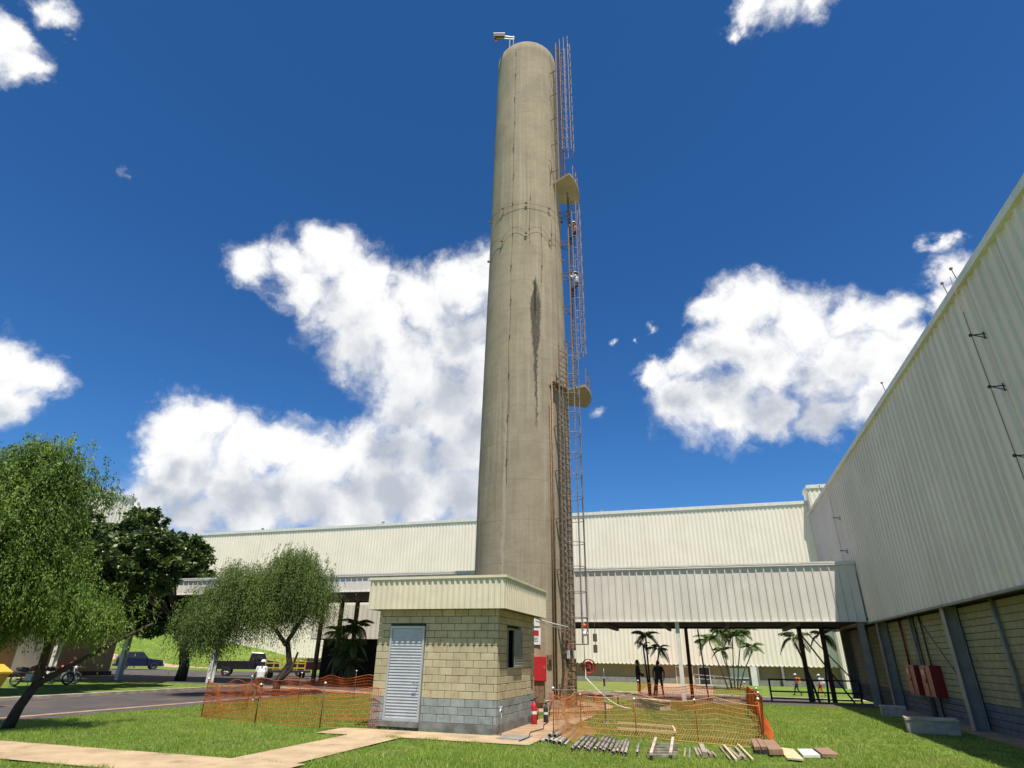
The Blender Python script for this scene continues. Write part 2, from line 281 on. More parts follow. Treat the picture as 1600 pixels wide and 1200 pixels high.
# ------------------------------------------------------------------ mesh helpers
class MB:
    def __init__(s): s.v = []; s.f = []; s.mi = []; s.sm = []
    def add(s, vs, fs, mi=0, sm=False):
        o = len(s.v); s.v += [tuple(v) for v in vs]; s.f += [tuple(i+o for i in f) for f in fs]; s.mi += [mi]*len(fs); s.sm += [sm]*len(fs); return s
    def box(s, x0, x1, y0, y1, z0, z1, mi=0):
        return s.add([(x0,y0,z0),(x1,y0,z0),(x1,y1,z0),(x0,y1,z0),(x0,y0,z1),(x1,y0,z1),(x1,y1,z1),(x0,y1,z1)],
            [(0,3,2,1),(4,5,6,7),(0,1,5,4),(1,2,6,5),(2,3,7,6),(3,0,4,7)], mi)
    def obox(s, c, half, rot, mi=0):     # oriented box, rot = 3x3 or z angle
        m = rot if isinstance(rot, Matrix) else Matrix.Rotation(rot, 3, 'Z')
        c = Vector(c); vs = [c + m @ Vector((a*half[0], b*half[1], d*half[2])) for d in (-1, 1) for a, b in ((-1,-1),(1,-1),(1,1),(-1,1))]
        return s.add(vs, [(0,3,2,1),(4,5,6,7),(0,1,5,4),(1,2,6,5),(2,3,7,6),(3,0,4,7)], mi)
    def bar(s, p0, p1, w, h=None, mi=0):  # rectangular bar
        p0, p1 = Vector(p0), Vector(p1); d = p1-p0
        return s.obox((p0+p1)/2, (w/2, (h or w)/2, d.length/2), d.to_track_quat('Z', 'Y').to_matrix(), mi)
    def tube(s, pts, r, n=6, mi=0, cap=True, sm=True):
        pts = [Vector(p) for p in pts]; rs = r if isinstance(r, (list, tuple)) else [r]*len(pts)
        vs = []; q = None
        for i, p in enumerate(pts):
            d = (pts[min(i+1, len(pts)-1)] - pts[max(i-1, 0)])
            if d.length < 1e-9: d = Vector((0, 0, 1))
            d.normalize()
            if q is None: a = d.orthogonal().normalized()
            else: a = (q - d*q.dot(d)); a = a.normalized() if a.length > 1e-6 else d.orthogonal().normalized()
            q = a; b = d.cross(a)
            for k in range(n):
                t = 2*math.pi*k/n; vs.append(p + (a*math.cos(t)+b*math.sin(t))*rs[i])
        fs = []
        for i in range(len(pts)-1):
            for k in range(n): fs.append((i*n+k, i*n+(k+1) % n, (i+1)*n+(k+1) % n, (i+1)*n+k))
        s.add(vs, fs, mi, sm)
        if cap:
            o = len(s.v)-len(vs); s.f += [tuple(o+k for k in reversed(range(n))), tuple(o+(len(pts)-1)*n+k for k in range(n))]; s.mi += [mi]*2; s.sm += [False]*2
        return s
    def lathe(s, c, prof, n=24, mi=0, sm=True):
        vs = []; c = Vector(c)
        for r, z in prof:
            for k in range(n): t = 2*math.pi*k/n; vs.append((c.x+r*math.cos(t), c.y+r*math.sin(t), c.z+z))
        fs = [(i*n+k, i*n+(k+1) % n, (i+1)*n+(k+1) % n, (i+1)*n+k) for i in range(len(prof)-1) for k in range(n)]
        return s.add(vs, fs, mi, sm)
    def prism(s, poly, z0, z1, mi=0):
        n = len(poly); vs = [(x, y, z0) for x, y in poly]+[(x, y, z1) for x, y in poly]
        return s.add(vs, [tuple(reversed(range(n))), tuple(range(n, 2*n))]+[(i, (i+1) % n, n+(i+1) % n, n+i) for i in range(n)], mi)
    def extr(s, prof, axis, a0, a1, mi=0):   # closed 2d profile extruded: axis 'x' -> prof (y,z); 'y' -> (x,z)
        n = len(prof)
        def P(a, u, v): return (a, u, v) if axis == 'x' else (u, a, v)
        vs = [P(a0, u, v) for u, v in prof]+[P(a1, u, v) for u, v in prof]
        return s.add(vs, [tuple(reversed(range(n))), tuple(range(n, 2*n))]+[(i, (i+1) % n, n+(i+1) % n, n+i) for i in range(n)], mi)

def root_loc(p):
    v = Vector((0, 0, 0))
    while p is not None: v = v+p.location; p = p.parent
    return v
def build(mb, name, mats, parent=None, loc=None, kind=None, label=None):
    me = bpy.data.meshes.new(name)
    off = root_loc(parent) + (Vector(loc) if loc is not None else Vector((0, 0, 0)))
    me.from_pydata([(x-off.x, y-off.y, z-off.z) for x, y, z in mb.v], [], mb.f)
    if not isinstance(mats, (list, tuple)): mats = [mats]
    for m in mats: me.materials.append(m)
    me.polygons.foreach_set('material_index', mb.mi); me.polygons.foreach_set('use_smooth', mb.sm); me.update()
    o = bpy.data.objects.new(name, me); COL.objects.link(o)
    if loc is not None: o.location = loc
    if parent is not None: o.parent = parent
    if kind: o['kind'] = kind
    if label: o['label'] = label
    return o
def thing(name, label, cat, loc=(0, 0, 0), group=None):
    o = bpy.data.objects.new(name, None); COL.objects.link(o); o.location = loc; o.empty_display_size = 0.3
    return tag(o, label, cat, group)
def tag(o, label, cat, group=None):
    o['label'] = label; o['category'] = cat
    if group: o['group'] = group
    return o
def struct(mb, name, m): return build(mb, name, m, kind='structure')
def copy_tree(o, parent=None):
    c = o.copy(); COL.objects.link(c); c.parent = parent
    for ch in list(o.children): copy_tree(ch, c)
    return c
def inst(src, name, loc, parent, rotz=None):     # another object sharing src's mesh
    o = bpy.data.objects.new(name, src.data); COL.objects.link(o); o.location = loc; o.parent = parent
    if rotz is not None: o.rotation_euler = (0, 0, rotz)
    return o
def np_mesh(name, V, F4, m, parent=None, rnd=None, kind=None):   # V (n,3) ndarray, F (k,3|4)
    me = bpy.data.meshes.new(name); off = root_loc(parent); V = V - np.array(off)
    k = F4.shape[1]; me.vertices.add(len(V)); me.vertices.foreach_set('co', V.astype(np.float32).ravel())
    me.loops.add(F4.size); me.loops.foreach_set('vertex_index', F4.astype(np.int32).ravel())
    me.polygons.add(len(F4)); me.polygons.foreach_set('loop_start', np.arange(0, F4.size, k, dtype=np.int32))
    me.materials.append(m); me.update(calc_edges=True)
    if rnd is not None:
        a = me.attributes.new('rnd', 'FLOAT', 'POINT'); a.data.foreach_set('value', rnd.astype(np.float32))
    o = bpy.data.objects.new(name, me); COL.objects.link(o)
    if parent is not None: o.parent = parent
    if kind: o['kind'] = kind
    return o
def smooth(a, b, x):
    t = max(0.0, min(1.0, (x-a)/(b-a))); return t*t*(3-2*t)
def TZ(x, y):                                     # height of the ground
    z = -0.85*smooth(35.5, 50, y)*smooth(-34, -20, x)
    d = math.hypot(x, y)
    z += 7.0*smooth(88, 135, d)*smooth(-48, -66, x)
    return z
def patch(name, x0, x1, y0, y1, off, m, step=2.0):
    nx = max(1, int(math.ceil((x1-x0)/step))); ny = max(1, int(math.ceil((y1-y0)/step)))
    xs = np.linspace(x0, x1, nx+1); ys = np.linspace(y0, y1, ny+1); mb = MB()
    mb.add([(x, y, TZ(x, y)+off) for y in ys for x in xs], [(j*(nx+1)+i, j*(nx+1)+i+1, (j+1)*(nx+1)+i+1, (j+1)*(nx+1)+i) for j in range(ny) for i in range(nx)])
    return struct(mb, name, m)

# ------------------------------------------------------------------ ground
def ground():
    xs = sorted(set([-900, -600, -400, -300, -200]+list(range(-160, -60, 5))+list(range(-60, 30, 2))+[30, 45, 70, 120, 250, 500, 900]))
    ys = sorted(set([-300, -120, -60, -30]+list(range(-20, 8, 4))+[float(y) for y in np.arange(8, 62, 1.0)]+list(range(62, 100, 3))+list(range(100, 180, 6))+[180, 220, 300, 450, 700, 1200]))
    nx = len(xs); mb = MB()
    mb.add([(x, y, TZ(x, y)) for y in ys for x in xs], [(j*nx+i, j*nx+i+1, (j+1)*nx+i+1, (j+1)*nx+i) for j in range(len(ys)-1) for i in range(nx-1)], sm=True)
    return struct(mb, 'ground', GRASS)
ground()
patch('road', -26.6, -18.9, -20, 34, 0.004, ASPH)
patch('road_edge_strip', -20.3, -19.95, -20, 30.5, 0.008, PADC)
patch('yard', -75, -12.5, 34, 58, 0.004, ASPH, 1.0)
patch('covered_path', -12.5, 7.6, 33.2, 56.5, 0.004, ASPH, 1.0)
patch('far_path', -14, 40, 56.5, 59.0, 0.010, PATHC, 1.0)
patch('entrance_path', -7.0, -0.4, 59.0, 82.5, 0.010, PADC, 1.0)
patch('footpath', -40, -7.3, 9.2, 10.85, 0.03, PATHC)
patch('door_path', -8.95, -7.5, 10.85, 14.95, 0.03, PATHC)
patch('hut_apron', -9.9, -4.25, 14.95, 16.3, 0.03, PATHC)
patch('side_pad', -5.62, -4.2, 16.3, 23.6, 0.03, PADC)
patch('wall_pad', 6.9, 8.6, 5, 34, 0.012, PADC)
mb = MB(); mb.lathe((TC[0], TC[1], 0), [(3.75, -0.1), (3.75, 0.045), (3.7, 0.06), (0.01, 0.06)], 48, sm=False); struct(mb, 'tower_pad', PADC)
mb = MB()
k0 = [(-24.9, 31.2), (-16.5, 29.0), (-9.2, 27.6), (-9.2, 28.4), (-16.5, 30.0), (-24.4, 32.6)]
mb.prism(k0, -0.1, 0.10); struct(mb, 'pavement', PADC)
# kerbs
def kerb_run(x0, x1, y0, y1, name='kerb', h=0.12):
    t = thing(name, '', 'kerb', ((x0+x1)/2, (y0+y1)/2, 0))
    along_y = (y1-y0) > (x1-x0); L = (y1-y0) if along_y else (x1-x0); n = int(L/1.0)
    src = None
    for i in range(n):
        if src is None:
            b = MB()
            if along_y: b.box(-(x1-x0)/2, (x1-x0)/2, -0.49, 0.49, -0.1, h)
            else: b.box(-0.49, 0.49, -(y1-y0)/2, (y1-y0)/2, -0.1, h)
            src = build(b, 'kerbstone', KERB); src.parent = t; o = src
        else: o = inst(src, 'kerbstone', (0, 0, 0), t)
        if along_y: o.location = (0, y0+0.5+i-t.location.y, TZ((x0+x1)/2, y0+0.5+i))
        else: o.location = (x0+0.5+i-t.location.x, 0, TZ(x0+0.5+i, (y0+y1)/2))
        o.rotation_euler = (0, 0, random.uniform(-0.006, 0.006))
    return t
k = kerb_run(-26.85, -26.6, 10, 34); k['label'] = 'long pale concrete kerb on the far side of the road at left'
k = kerb_run(-12, 8, 56.3, 56.5); k['label'] = 'pale kerb line between the shaded drive and the strip of lawn at the rear building'

# ------------------------------------------------------------------ corrugated sheets
def sheet_profile(u0, u1, pitch, depth, top=0.35, side=0.12):
    """polyline of (u, d): pans at d=0, ribs at d=depth"""
    pts = []; u = u0
    while u < u1-1e-6:
        w = min(pitch, u1-u); r0 = u+w*0.5-w*top/2
        pts += [(u, 0), (r0-w*side, 0), (r0, depth), (r0+w*top, depth), (r0+w*top+w*side, 0)]; u += w
    pts.append((u1, 0)); return pts
def sheet(u0, u1, z0, z1, plane, normal, pitch, depth, top=0.35, side=0.12, thick=0.012):
    """plane: 'y' (faces -y at y=val) or 'x'; returns MB. normal sign gives outward direction."""
    ax, val = plane; pts = sheet_profile(u0, u1, pitch, depth, top, side); mb = MB(); vs = []
    for z in (z0, z1):
        for u, d in pts: vs.append((u, val+normal*d, z) if ax == 'y' else (val+normal*d, u, z))
    for z in (z0, z1):
        for u, d in pts: vs.append((u, val+normal*(d-thick), z) if ax == 'y' else (val+normal*(d-thick), u, z))
    n = len(pts)
    mb.add(vs, [(i, i+1, n+i+1, n+i) for i in range(n-1)]+[(2*n+i, 3*n+i, 3*n+i+1, 2*n+i+1) for i in range(n-1)]+[(i, 2*n+i, 2*n+i+1, i+1) for i in range(n-1)])
    return mb

# ------------------------------------------------------------------ block walls
def block_wall(parent, plane, u0, u1, z0, courses, ch, bw, matf, depth=0.14, seam=0.010, holes=(), limit=10**9, stuff_after=None, normal=-1, name='block'):
    """real blocks laid in running bond; blocks share meshes by length"""
    ax, val = plane; cache = {}; count = 0; rest = MB()
    for c in range(courses):
        z = z0+c*ch; off = (bw/2 if c % 2 else 0.0); u = u0-off
        while u < u1-1e-3:
            a, b = max(u, u0), min(u+bw, u1); u += bw
            if b-a < 0.03: continue
            segs = [(a, b)]
            for (h0, h1, hz0, hz1) in holes:
                if z+ch*0.5 > hz0 and z+ch*0.5 < hz1:
                    ns = []
                    for s0, s1 in segs:
                        if s1 <= h0 or s0 >= h1: ns.append((s0, s1)); continue
                        if s0 < h0-0.03: ns.append((s0, h0))
                        if s1 > h1+0.03: ns.append((h1, s1))
                    segs = ns
            for s0, s1 in segs:
                L = round(s1-s0, 2); m = matf(c, (s0+s1)/2)
                pz = random.uniform(0, 0.005)
                if count < limit and (stuff_after is None or not stuff_after((s0+s1)/2)):
                    key = (L, m.name)
                    if key not in cache:
                        q = MB(); hl = L/2-seam/2; e = 0.006; d = depth
                        # front face slightly chamfered
                        if ax == 'y':
                            f = [(-hl,0,0),(hl,0,0),(hl,0,ch-seam),(-hl,0,ch-seam)]
                            vs = [(x, d if normal < 0 else -d, zz) for x, _, zz in f]+[(x, (e if normal < 0 else -e), zz) for x, _, zz in f]+[(x-(e if x > 0 else -e), 0, zz+(e if zz < 0.01 else -e)) for x, _, zz in f]
                        else:
                            f = [(0,-hl,0),(0,hl,0),(0,hl,ch-seam),(0,-hl,ch-seam)]
                            vs = [(-normal*d, y, zz) for _, y, zz in f]+[(-normal*e, y, zz) for _, y, zz in f]+[(0, y-(e if y > 0 else -e), zz+(e if zz < 0.01 else -e)) for _, y, zz in f]
                        fs = [(0,1,5,4),(1,2,6,5),(2,3,7,6),(3,0,4,7),(4,5,9,8),(5,6,10,9),(6,7,11,10),(7,4,8,11),(8,9,10,11),(3,2,1,0)]
                        q.add(vs, fs); cache[key] = build(q, name, m); src = cache[key]; src.parent = parent; o = src
                    else: o = inst(cache[key], name, (0, 0, 0), parent)
                    rl = root_loc(parent); mid = (s0+s1)/2
                    o.location = ((mid, val+normal*pz, z) if ax == 'y' else (val+normal*pz, mid, z)); o.location = Vector(o.location)-rl
                    count += 1
                else:
                    if ax == 'y': rest.box(s0+seam/2, s1-seam/2, min(val, val-normal*depth), max(val, val-normal*depth), z, z+ch-seam, 0)
                    else: rest.box(min(val, val-normal*depth), max(val, val-normal*depth), s0+seam/2, s1-seam/2, z, z+ch-seam, 0)
                    rest.mi[-6:] = [0 if m is not matf(0, 0) else 1]*6
    if rest.v: build(rest, 'blockwork', [matf(99, 0), matf(0, 0)], parent, kind='stuff')
    return count

# ------------------------------------------------------------------ the water tower
def tower():
    t = thing('water_tower', 'tall round grey concrete water tower rising behind the block hut', 'tower', (TC[0], TC[1], 0))
    H = 39.75; n = 96; prof = []
    for z in np.linspace(0.06, H-0.05, 60):
        r = 2.27 if z < 9 else (2.27-0.13*(z-9)/12 if z < 21 else 2.14-0.14*(z-21)/(H-21))
        prof.append((r+random.uniform(-0.004, 0.004), float(z)))
    prof += [(1.97, H), (1.80, H), (1.80, H-0.5), (0.01, H-0.5)]
    mb = MB(); mb.lathe((TC[0], TC[1], 0), prof, n); build(mb, 'shaft', TOWERM, t)
    # platforms, thin concrete ring sectors
    for z, ro, a0, a1 in ((27.6, 3.30, -8, 40), (14.0, 3.45, -16, 31)):
        mb = MB(); vs = []; k = 12
        for i in range(k+1):
            a = a0+(a1-a0)*i/k
            for r in (2.02, ro):
                for dz in (0, 0.13): vs.append(tpos(a, r, z+dz))
        fs = []
        for i in range(k):
            b = i*4; c = b+4
            fs += [(b, b+2, c+2, c), (b+1, c+1, c+3, b+3), (b+2, b+3, c+3, c+2)]
        fs += [(0, 1, 3, 2), (4*k, 4*k+2, 4*k+3, 4*k+1)]
        mb.add(vs, fs); build(mb, 'platform', TOWERM, t)
    # lightning conductor tapes with clips
    for a, z0, z1, ph in ((111, 9, H, 0), (66, 20, 24.6, 1), (84, 22.5, 26.6, 2), (47, 22.5, 25, 3)):
        mb = MB(); z = z0; pts = []
        while z < z1:
            r = 2.27 if z < 9 else (2.27-0.13*(z-9)/12 if z < 21 else 2.14-0.14*(z-21)/(H-21))
            pts.append(tpos(a+0.6*math.sin(z*1.3+ph)+random.uniform(-.25, .25), r+0.035+0.02*math.sin(z*2.1), z)); z += 0.55
        mb.tube(pts, 0.007, 4); build(mb, 'conductor_cable', STEELD, t)
        src = None
        for i in range(2, len(pts), 4):
            p = pts[i]; b = MB(); b.obox(p, (0.04, 0.022, 0.045), tang(a)); build(b, 'cable_clip', STEELD, t)
    # sagging ring cable, hung from clips round the shaft
    for zz, sag, rr in ((25.3, 0.10, 2.16), (23.7, 1.0, 2.17)):
        pts = []; clips = []
        for i in range(61):
            a = 15+150*i/60; s = (a-15) % 37.5/37.5
            z = zz-sag*(4*(s-0.5)**2)*(0.5 if zz < 25 else -0.6) - (0.35*(abs(a-88)/75)**2*2 if zz < 25 else 0)
            pts.append(tpos(a, rr+0.05, z))
            if i % 15 == 0: clips.append(pts[-1])
        mb = MB(); mb.tube(pts, 0.009, 4); build(mb, 'ring_cable', STEELD, t)
        for c in clips:
            b = MB(); b.obox(c, (0.07, 0.04, 0.05), 0.3); build(b, 'cable_clip', STEELD, t)
    mb = MB(); mb.tube([tpos(50, 2.3, 28.0), tpos(50, 2.38, 28.4), tpos(49, 2.3, 29.0), tpos(51, 2.2, 29.2)], 0.03, 5); build(mb, 'hook', STEELD, t)
    # risers beside the ladder
    for a, r, z1, w in ((58.5, 2.34, 13.2, 0.03), (55.5, 2.34, 14.4, 0.04), (40.5, 2.3, 30, 0.012)):
        mb = MB(); mb.tube([tpos(a, r, 0.06), tpos(a, r, z1)], w, 8); build(mb, 'riser_pipe', STEELB, t)
    mb = MB()
    for a in (57, 50, 45, 39): mb.bar(tpos(a, 2.2, 14.0), tpos(a-4, 2.45, 14.1), 0.07)
    for i in range(3): mb.bar(tpos(56, 2.36+0.08*i, 14.15), tpos(33, 2.42+0.08*i, 13.85), 0.05)
    build(mb, 'pipe_bracket', STEELB, t)
    # little socket box
    mb = MB(); mb.obox(tpos(63, 2.29, 1.75), (0.04, 0.11, 0.19), tang(63)); build(mb, 'switch_box', STEELB, t)
    mb = MB(); mb.obox(tpos(63, 2.34, 1.68), (0.012, 0.05, 0.09), tang(63)); build(mb, 'switch_cover', BLACK, t)
    # rim antenna stubs
    return t
tower()
E2 = None
def ladder(label, deg, rad, z0, z1, cage_z0, cage_z1, wid=0.46, hoop=0.38, spacing=0.9, over=0.0, mrail=STEELB):
    n = tdir(deg); tau = Vector((-n.y, n.x, 0)); c = Vector((TC[0], TC[1], 0))+n*rad
    t = thing('caged_ladder', label, 'ladder', (c.x, c.y, z0), 'caged ladders on the tower')
    for s in (-1, 1):
        p = c+tau*(s*wid/2); mb = MB(); mb.bar((p.x, p.y, z0), (p.x, p.y, z1), 0.075, 0.03); build(mb, 'side_rail', mrail, t)
    rs = None; k = int((z1-z0)/0.28)
    for i in range(k):
        z = z0+0.15+i*0.28
        if rs is None:
            mb = MB(); mb.tube([c-tau*wid/2+Vector((0, 0, z)), c+tau*wid/2+Vector((0, 0, z))], 0.024, 5); rs = build(mb, 'rung', mrail, t)
            base = z
        else: inst(rs, 'rung', (0, 0, z-base), t)
    # stand-off brackets
    bs = {}; z = z0+0.8
    while z < z1-0.3:
        for s in (-1, 1):
            if s not in bs:
                mb = MB(); a = c+tau*(s*wid/2)+Vector((0, 0, z)); e = a-n*(rad-2.02); mb.bar(a, e, 0.05, 0.02)
                if rad > 2.6: mb.bar(a-Vector((0, 0, .35)), e, 0.03)
                bs[s] = (build(mb, 'wall_bracket', mrail, t), z)
            else: inst(bs[s][0], 'wall_bracket', (0, 0, z-bs[s][1]), t)
        z += 2.2
    # safety cage: hoops and vertical straps
    def hp(a): return c+n*(0.02+hoop*(1-math.cos(a))*1.0)+tau*(math.sin(a)*hoop)
    ang = [R(x) for x in range(35, 326, 24)]
    cc = c+n*hoop*0.95
    def hoopp(a, z): return Vector((cc.x, cc.y, z))-n*(math.cos(a)*hoop)+tau*(math.sin(a)*hoop)
    hs = None; z = cage_z0
    while z <= cage_z1+0.01:
        if hs is None:
            mb = MB(); mb.tube([c-tau*-wid/2+Vector((0, 0, z))]+[hoopp(a, z) for a in ang]+[c-tau*wid/2+Vector((0, 0, z))], 0.017, 4); hs = build(mb, 'cage_hoop', CAGEM, t); hz = z
        else: inst(hs, 'cage_hoop', (0, 0, z-hz), t)
        z += spacing
    for a in (75, 115, 155, 205, 245, 285):
        e = over if a in (115, 205) else 0
        mb = MB(); mb.bar(hoopp(R(a), cage_z0), hoopp(R(a), cage_z1+e), 0.035, 0.012); build(mb, 'cage_bar', CAGEM, t)
    return t
ladder('lowest brown caged ladder running from the ground to above the lower platform', 43.5, 2.62, 0.08, 16.2, 2.35, 16.0, wid=0.62, hoop=0.44, spacing=1.0)
ladder('middle caged ladder between the two tower platforms with two climbers in it', 14, 2.62, 14.13, 27.4, 16.3, 26.5, wid=0.44, hoop=0.36, spacing=0.85)
ladder('topmost caged ladder from the upper platform to the tower rim', 30, 2.50, 27.73, 40.1, 30.0, 40.3, wid=0.80, hoop=0.42, spacing=0.85, over=0.25)
def platform_rail(label, z, ro, a0, a1):
    t = thing('platform_railing', label, 'railing', tuple(tpos((a0+a1)/2, ro, z)))
    k = 4
    for i in range(k+1):
        a = a0+(a1-a0)*i/k; mb = MB(); mb.bar(tpos(a, ro, z), tpos(a, ro, z+1.05), 0.035); build(mb, 'post', CAGEM, t)
    for h in (0.55, 1.05):
        mb = MB(); mb.tube([tpos(a0+(a1-a0)*i/10, ro, z+h) for i in range(11)], 0.018, 5); build(mb, 'rail', CAGEM, t)
platform_rail('thin railing round the edge of the upper tower platform', 27.73, 3.22, -6, 30)
platform_rail('thin railing round the edge of the lower tower platform', 14.13, 3.37, -14, 24)
# beacon arm on the rim
def beacon():
    b = tpos(128, 1.92, 39.75); t = thing('rim_floodlight', 'white floodlight on a short arm at the left of the tower rim', 'floodlight', tuple(b))
    mb = MB(); mb.bar(b+Vector((0, 0, 0)), b+Vector((0, 0, 1.2)), 0.07); mb.bar(b+TR*0.25, b+TR*0.25+Vector((0, 0, 1.3)), 0.05); build(mb, 'mast', GALV, t)
    mb = MB(); e = b+TR*-0.95+Vector((0, 0, 1.35)); mb.bar(b+TR*0.3+Vector((0, 0, 1.1)), e, 0.07); mb.bar(b+TR*0.3+Vector((0, 0, .9)), e-Vector((0, 0, .3)), 0.05); build(mb, 'arm', GALV, t)
    mb = MB(); mb.obox(b+TR*-0.75+Vector((0, 0, 1.2)), (0.34, 0.14, 0.11), math.atan2(TR.y, TR.x)); build(mb, 'lamp_housing', STEELD, t)
    mb = MB(); mb.obox(b+TR*-0.75+Vector((0, 0, 1.34)), (0.4, 0.17, 0.025), math.atan2(TR.y, TR.x)); build(mb, 'lamp_hood', LAMPW, t)
    mb = MB(); mb.tube([e-Vector((0, 0, .1)), e-Vector((0, 0, .6))], 0.015, 4); mb.obox(e-Vector((0, 0, .68)), (0.05, 0.05, 0.09), 0); build(mb, 'pendant', REDP, t)
beacon()

# ------------------------------------------------------------------ the block hut
HX0, HX1, HY0, HY1 = -9.26, -5.56, 16.48, 20.18
def hut():
    t = thing('pump_hut', 'small yellow and grey painted block hut with a ribbed metal fascia beside the tower', 'hut', ((HX0+HX1)/2, HY0, 0))
    mb = MB(); mb.box(HX0+0.12, HX1-0.12, HY0+0.12, HY1-0.12, 0.0, 3.06); build(mb, 'mortar_core', MORTAR, t)
    mb = MB(); mb.box(HX0-0.02, HX1+0.02, HY0-0.02, HY1+0.02, -0.1, 0.235); build(mb, 'footing', FOOT, t)
    cols = lambda c, u: BLOCKG if c < 3 else BLOCKY
    dh = (-8.86, -7.74, 0.1, 2.62)
    n = block_wall(t, ('y', HY0), HX0, HX1, 0.24, 15, 0.1885, 0.40, cols, holes=[dh], seam=0.012)
    n += block_wall(t, ('x', HX1), HY0+0.145, HY1, 0.24, 15, 0.1885, 0.40, cols, holes=[(17.28, 18.68, 1.53, 2.60)], normal=1, limit=290-n, seam=0.012)
    block_wall(t, ('x', HX0), HY0+0.145, HY1, 0.24, 15, 0.1885, 0.40, cols, limit=0, normal=-1)
    block_wall(t, ('y', HY1), HX0, HX1, 0.24, 15, 0.1885, 0.40, cols, limit=0, normal=1)
    # fascia of ribbed metal
    o = 0.275; fx0, fx1, fy0, fy1, z0, z1 = HX0-0.26, HX1+o, HY0-o, HY1+0.45, 3.05, 3.86
    for nm, pl, a, b, nn in (('front', ('y', fy0), fx0, fx1, -1), ('side', ('x', fx1), fy0, fy1, 1), ('back', ('y', fy1), fx0, fx1, 1), ('left', ('x', fx0), fy0, fy1, -1)):
        build(sheet(a, b, z0, z1, pl, nn, 0.176, 0.028, 0.32, 0.14), 'fascia_sheet', HUTCLAD, t)
    mb = MB(); mb.box(fx0-0.05, fx1+0.05, fy0-0.05, fy0+0.10, 3.862, 3.93); mb.box(fx1-0.10, fx1+0.05, fy0+0.10, fy1+0.05, 3.862, 3.93)
    mb.box(fx0-0.05, fx0+0.10, fy0+0.10, fy1+0.05, 3.862, 3.93); mb.box(fx0+0.10, fx1-0.10, fy1-0.10, fy1+0.05, 3.862, 3.93)
    build(mb, 'cap_flashing', HUTCLAD, t)
    mb = MB(); mb.box(fx0+0.02, fx1-0.02, fy0+0.02, fy1-0.02, 3.062, 3.10); mb.box(fx0+0.02, fx1-0.02, fy0+0.02, fy1-0.02, 3.6, 3.66); build(mb, 'roof', MORTAR, t)
    # louvred door
    x0, x1, zb, zt = -8.84, -7.76, 0.235, 2.61; y = HY0-0.012
    mb = MB(); mb.box(x0, x0+0.055, y-0.03, y+0.08, zb, zt); mb.box(x1-0.055, x1, y-0.03, y+0.08, zb, zt); mb.box(x0+0.055, x1-0.055, y-0.03, y+0.08, zt-0.06, zt); mb.box(x0+0.055, x1-0.055, y-0.03, y+0.08, zb, zb+0.05)
    build(mb, 'door_frame', DOORM, t)
    d = build(MB().box(x0+0.06, x1-0.06, y+0.062, y+0.075, zb+0.05, zt-0.06), 'door', DOORM, t)
    src = None; k = 30; p = (zt-zb-0.12)/k
    for i in range(k):
        z = zb+0.055+i*p
        if src is None:
            mb = MB(); mb.extr([(y+0.045, z+p), (y+0.045, z), (y-0.006, z), (y-0.010, z+0.006), (y+0.012, z+p)], 'x', x0+0.06, x1-0.06); src = build(mb, 'slat', DOORM, d)
        else: inst(src, 'slat', (0, 0, i*p), d)
    mb = MB(); mb.tube([(x1-0.10, y-0.03, 1.15), (x1-0.10, y-0.09, 1.15), (x1-0.22, y-0.09, 1.15)], 0.014, 6); build(mb, 'handle', GALV, d)
    mb = MB(); mb.box(x0-0.15, x1+0.02, HY0-0.14, HY0-0.025, 0.10, 0.232); build(mb, 'door_sill', FOOT, t)
    # side window: dark opening and one louvred shutter
    X = HX1; mb = MB(); mb.box(X-0.14, X-0.10, 17.30, 18.66, 1.55, 2.58); build(mb, 'window', GLASSD, t)
    w = MB(); w.box(X-0.1, X+0.03, 17.28, 17.32, 1.53, 2.60); w.box(X-0.1, X+0.03, 18.64, 18.68, 1.53, 2.60); w.box(X-0.1, X+0.03, 17.32, 18.64, 2.56, 2.60); w.box(X-0.1, X+0.03, 17.32, 18.64, 1.53, 1.57); build(w, 'window_frame', SHUT, t)
    sh = build(MB().box(X+0.028, X+0.036, 17.86, 18.60, 1.58, 2.55), 'shutter', SHUT, t)
    f = MB(); f.box(X+0.037, X+0.062, 17.82, 17.88, 1.56, 2.57); f.box(X+0.037, X+0.062, 18.58, 18.64, 1.56, 2.57); f.box(X+0.037, X+0.062, 17.88, 18.58, 2.52, 2.57); f.box(X+0.037, X+0.062, 17.88, 18.58, 1.56, 1.61); build(f, 'shutter_frame', SHUT, sh)
    src = None; p = 0.91/13
    for i in range(13):
        z = 1.61+i*p
        if src is None:
            mb = MB(); mb.extr([(X+0.038, z), (X+0.062, z), (X+0.062, z+0.006), (X+0.044, z+p), (X+0.038, z+p)], 'y', 17.88, 18.58); src = build(mb, 'slat', SHUT, sh)
        else: inst(src, 'slat', (0, 0, i*p), sh)
    mb = MB(); mb.box(X+0.002, X+0.07, 19.72, 19.92, 1.28, 1.58); build(mb, 'meter_box', STEELB, t)
    return t
hut()
mb = MB(); mb.box(-5.30, -4.62, 15.72, 16.62, 0.031, 0.043); o = build(mb, 'drain_cover', GREYP, loc=(-4.96, 16.2, 0)); tag(o, 'flat dark metal drain cover set in the concrete at the hut corner', 'drain cover')
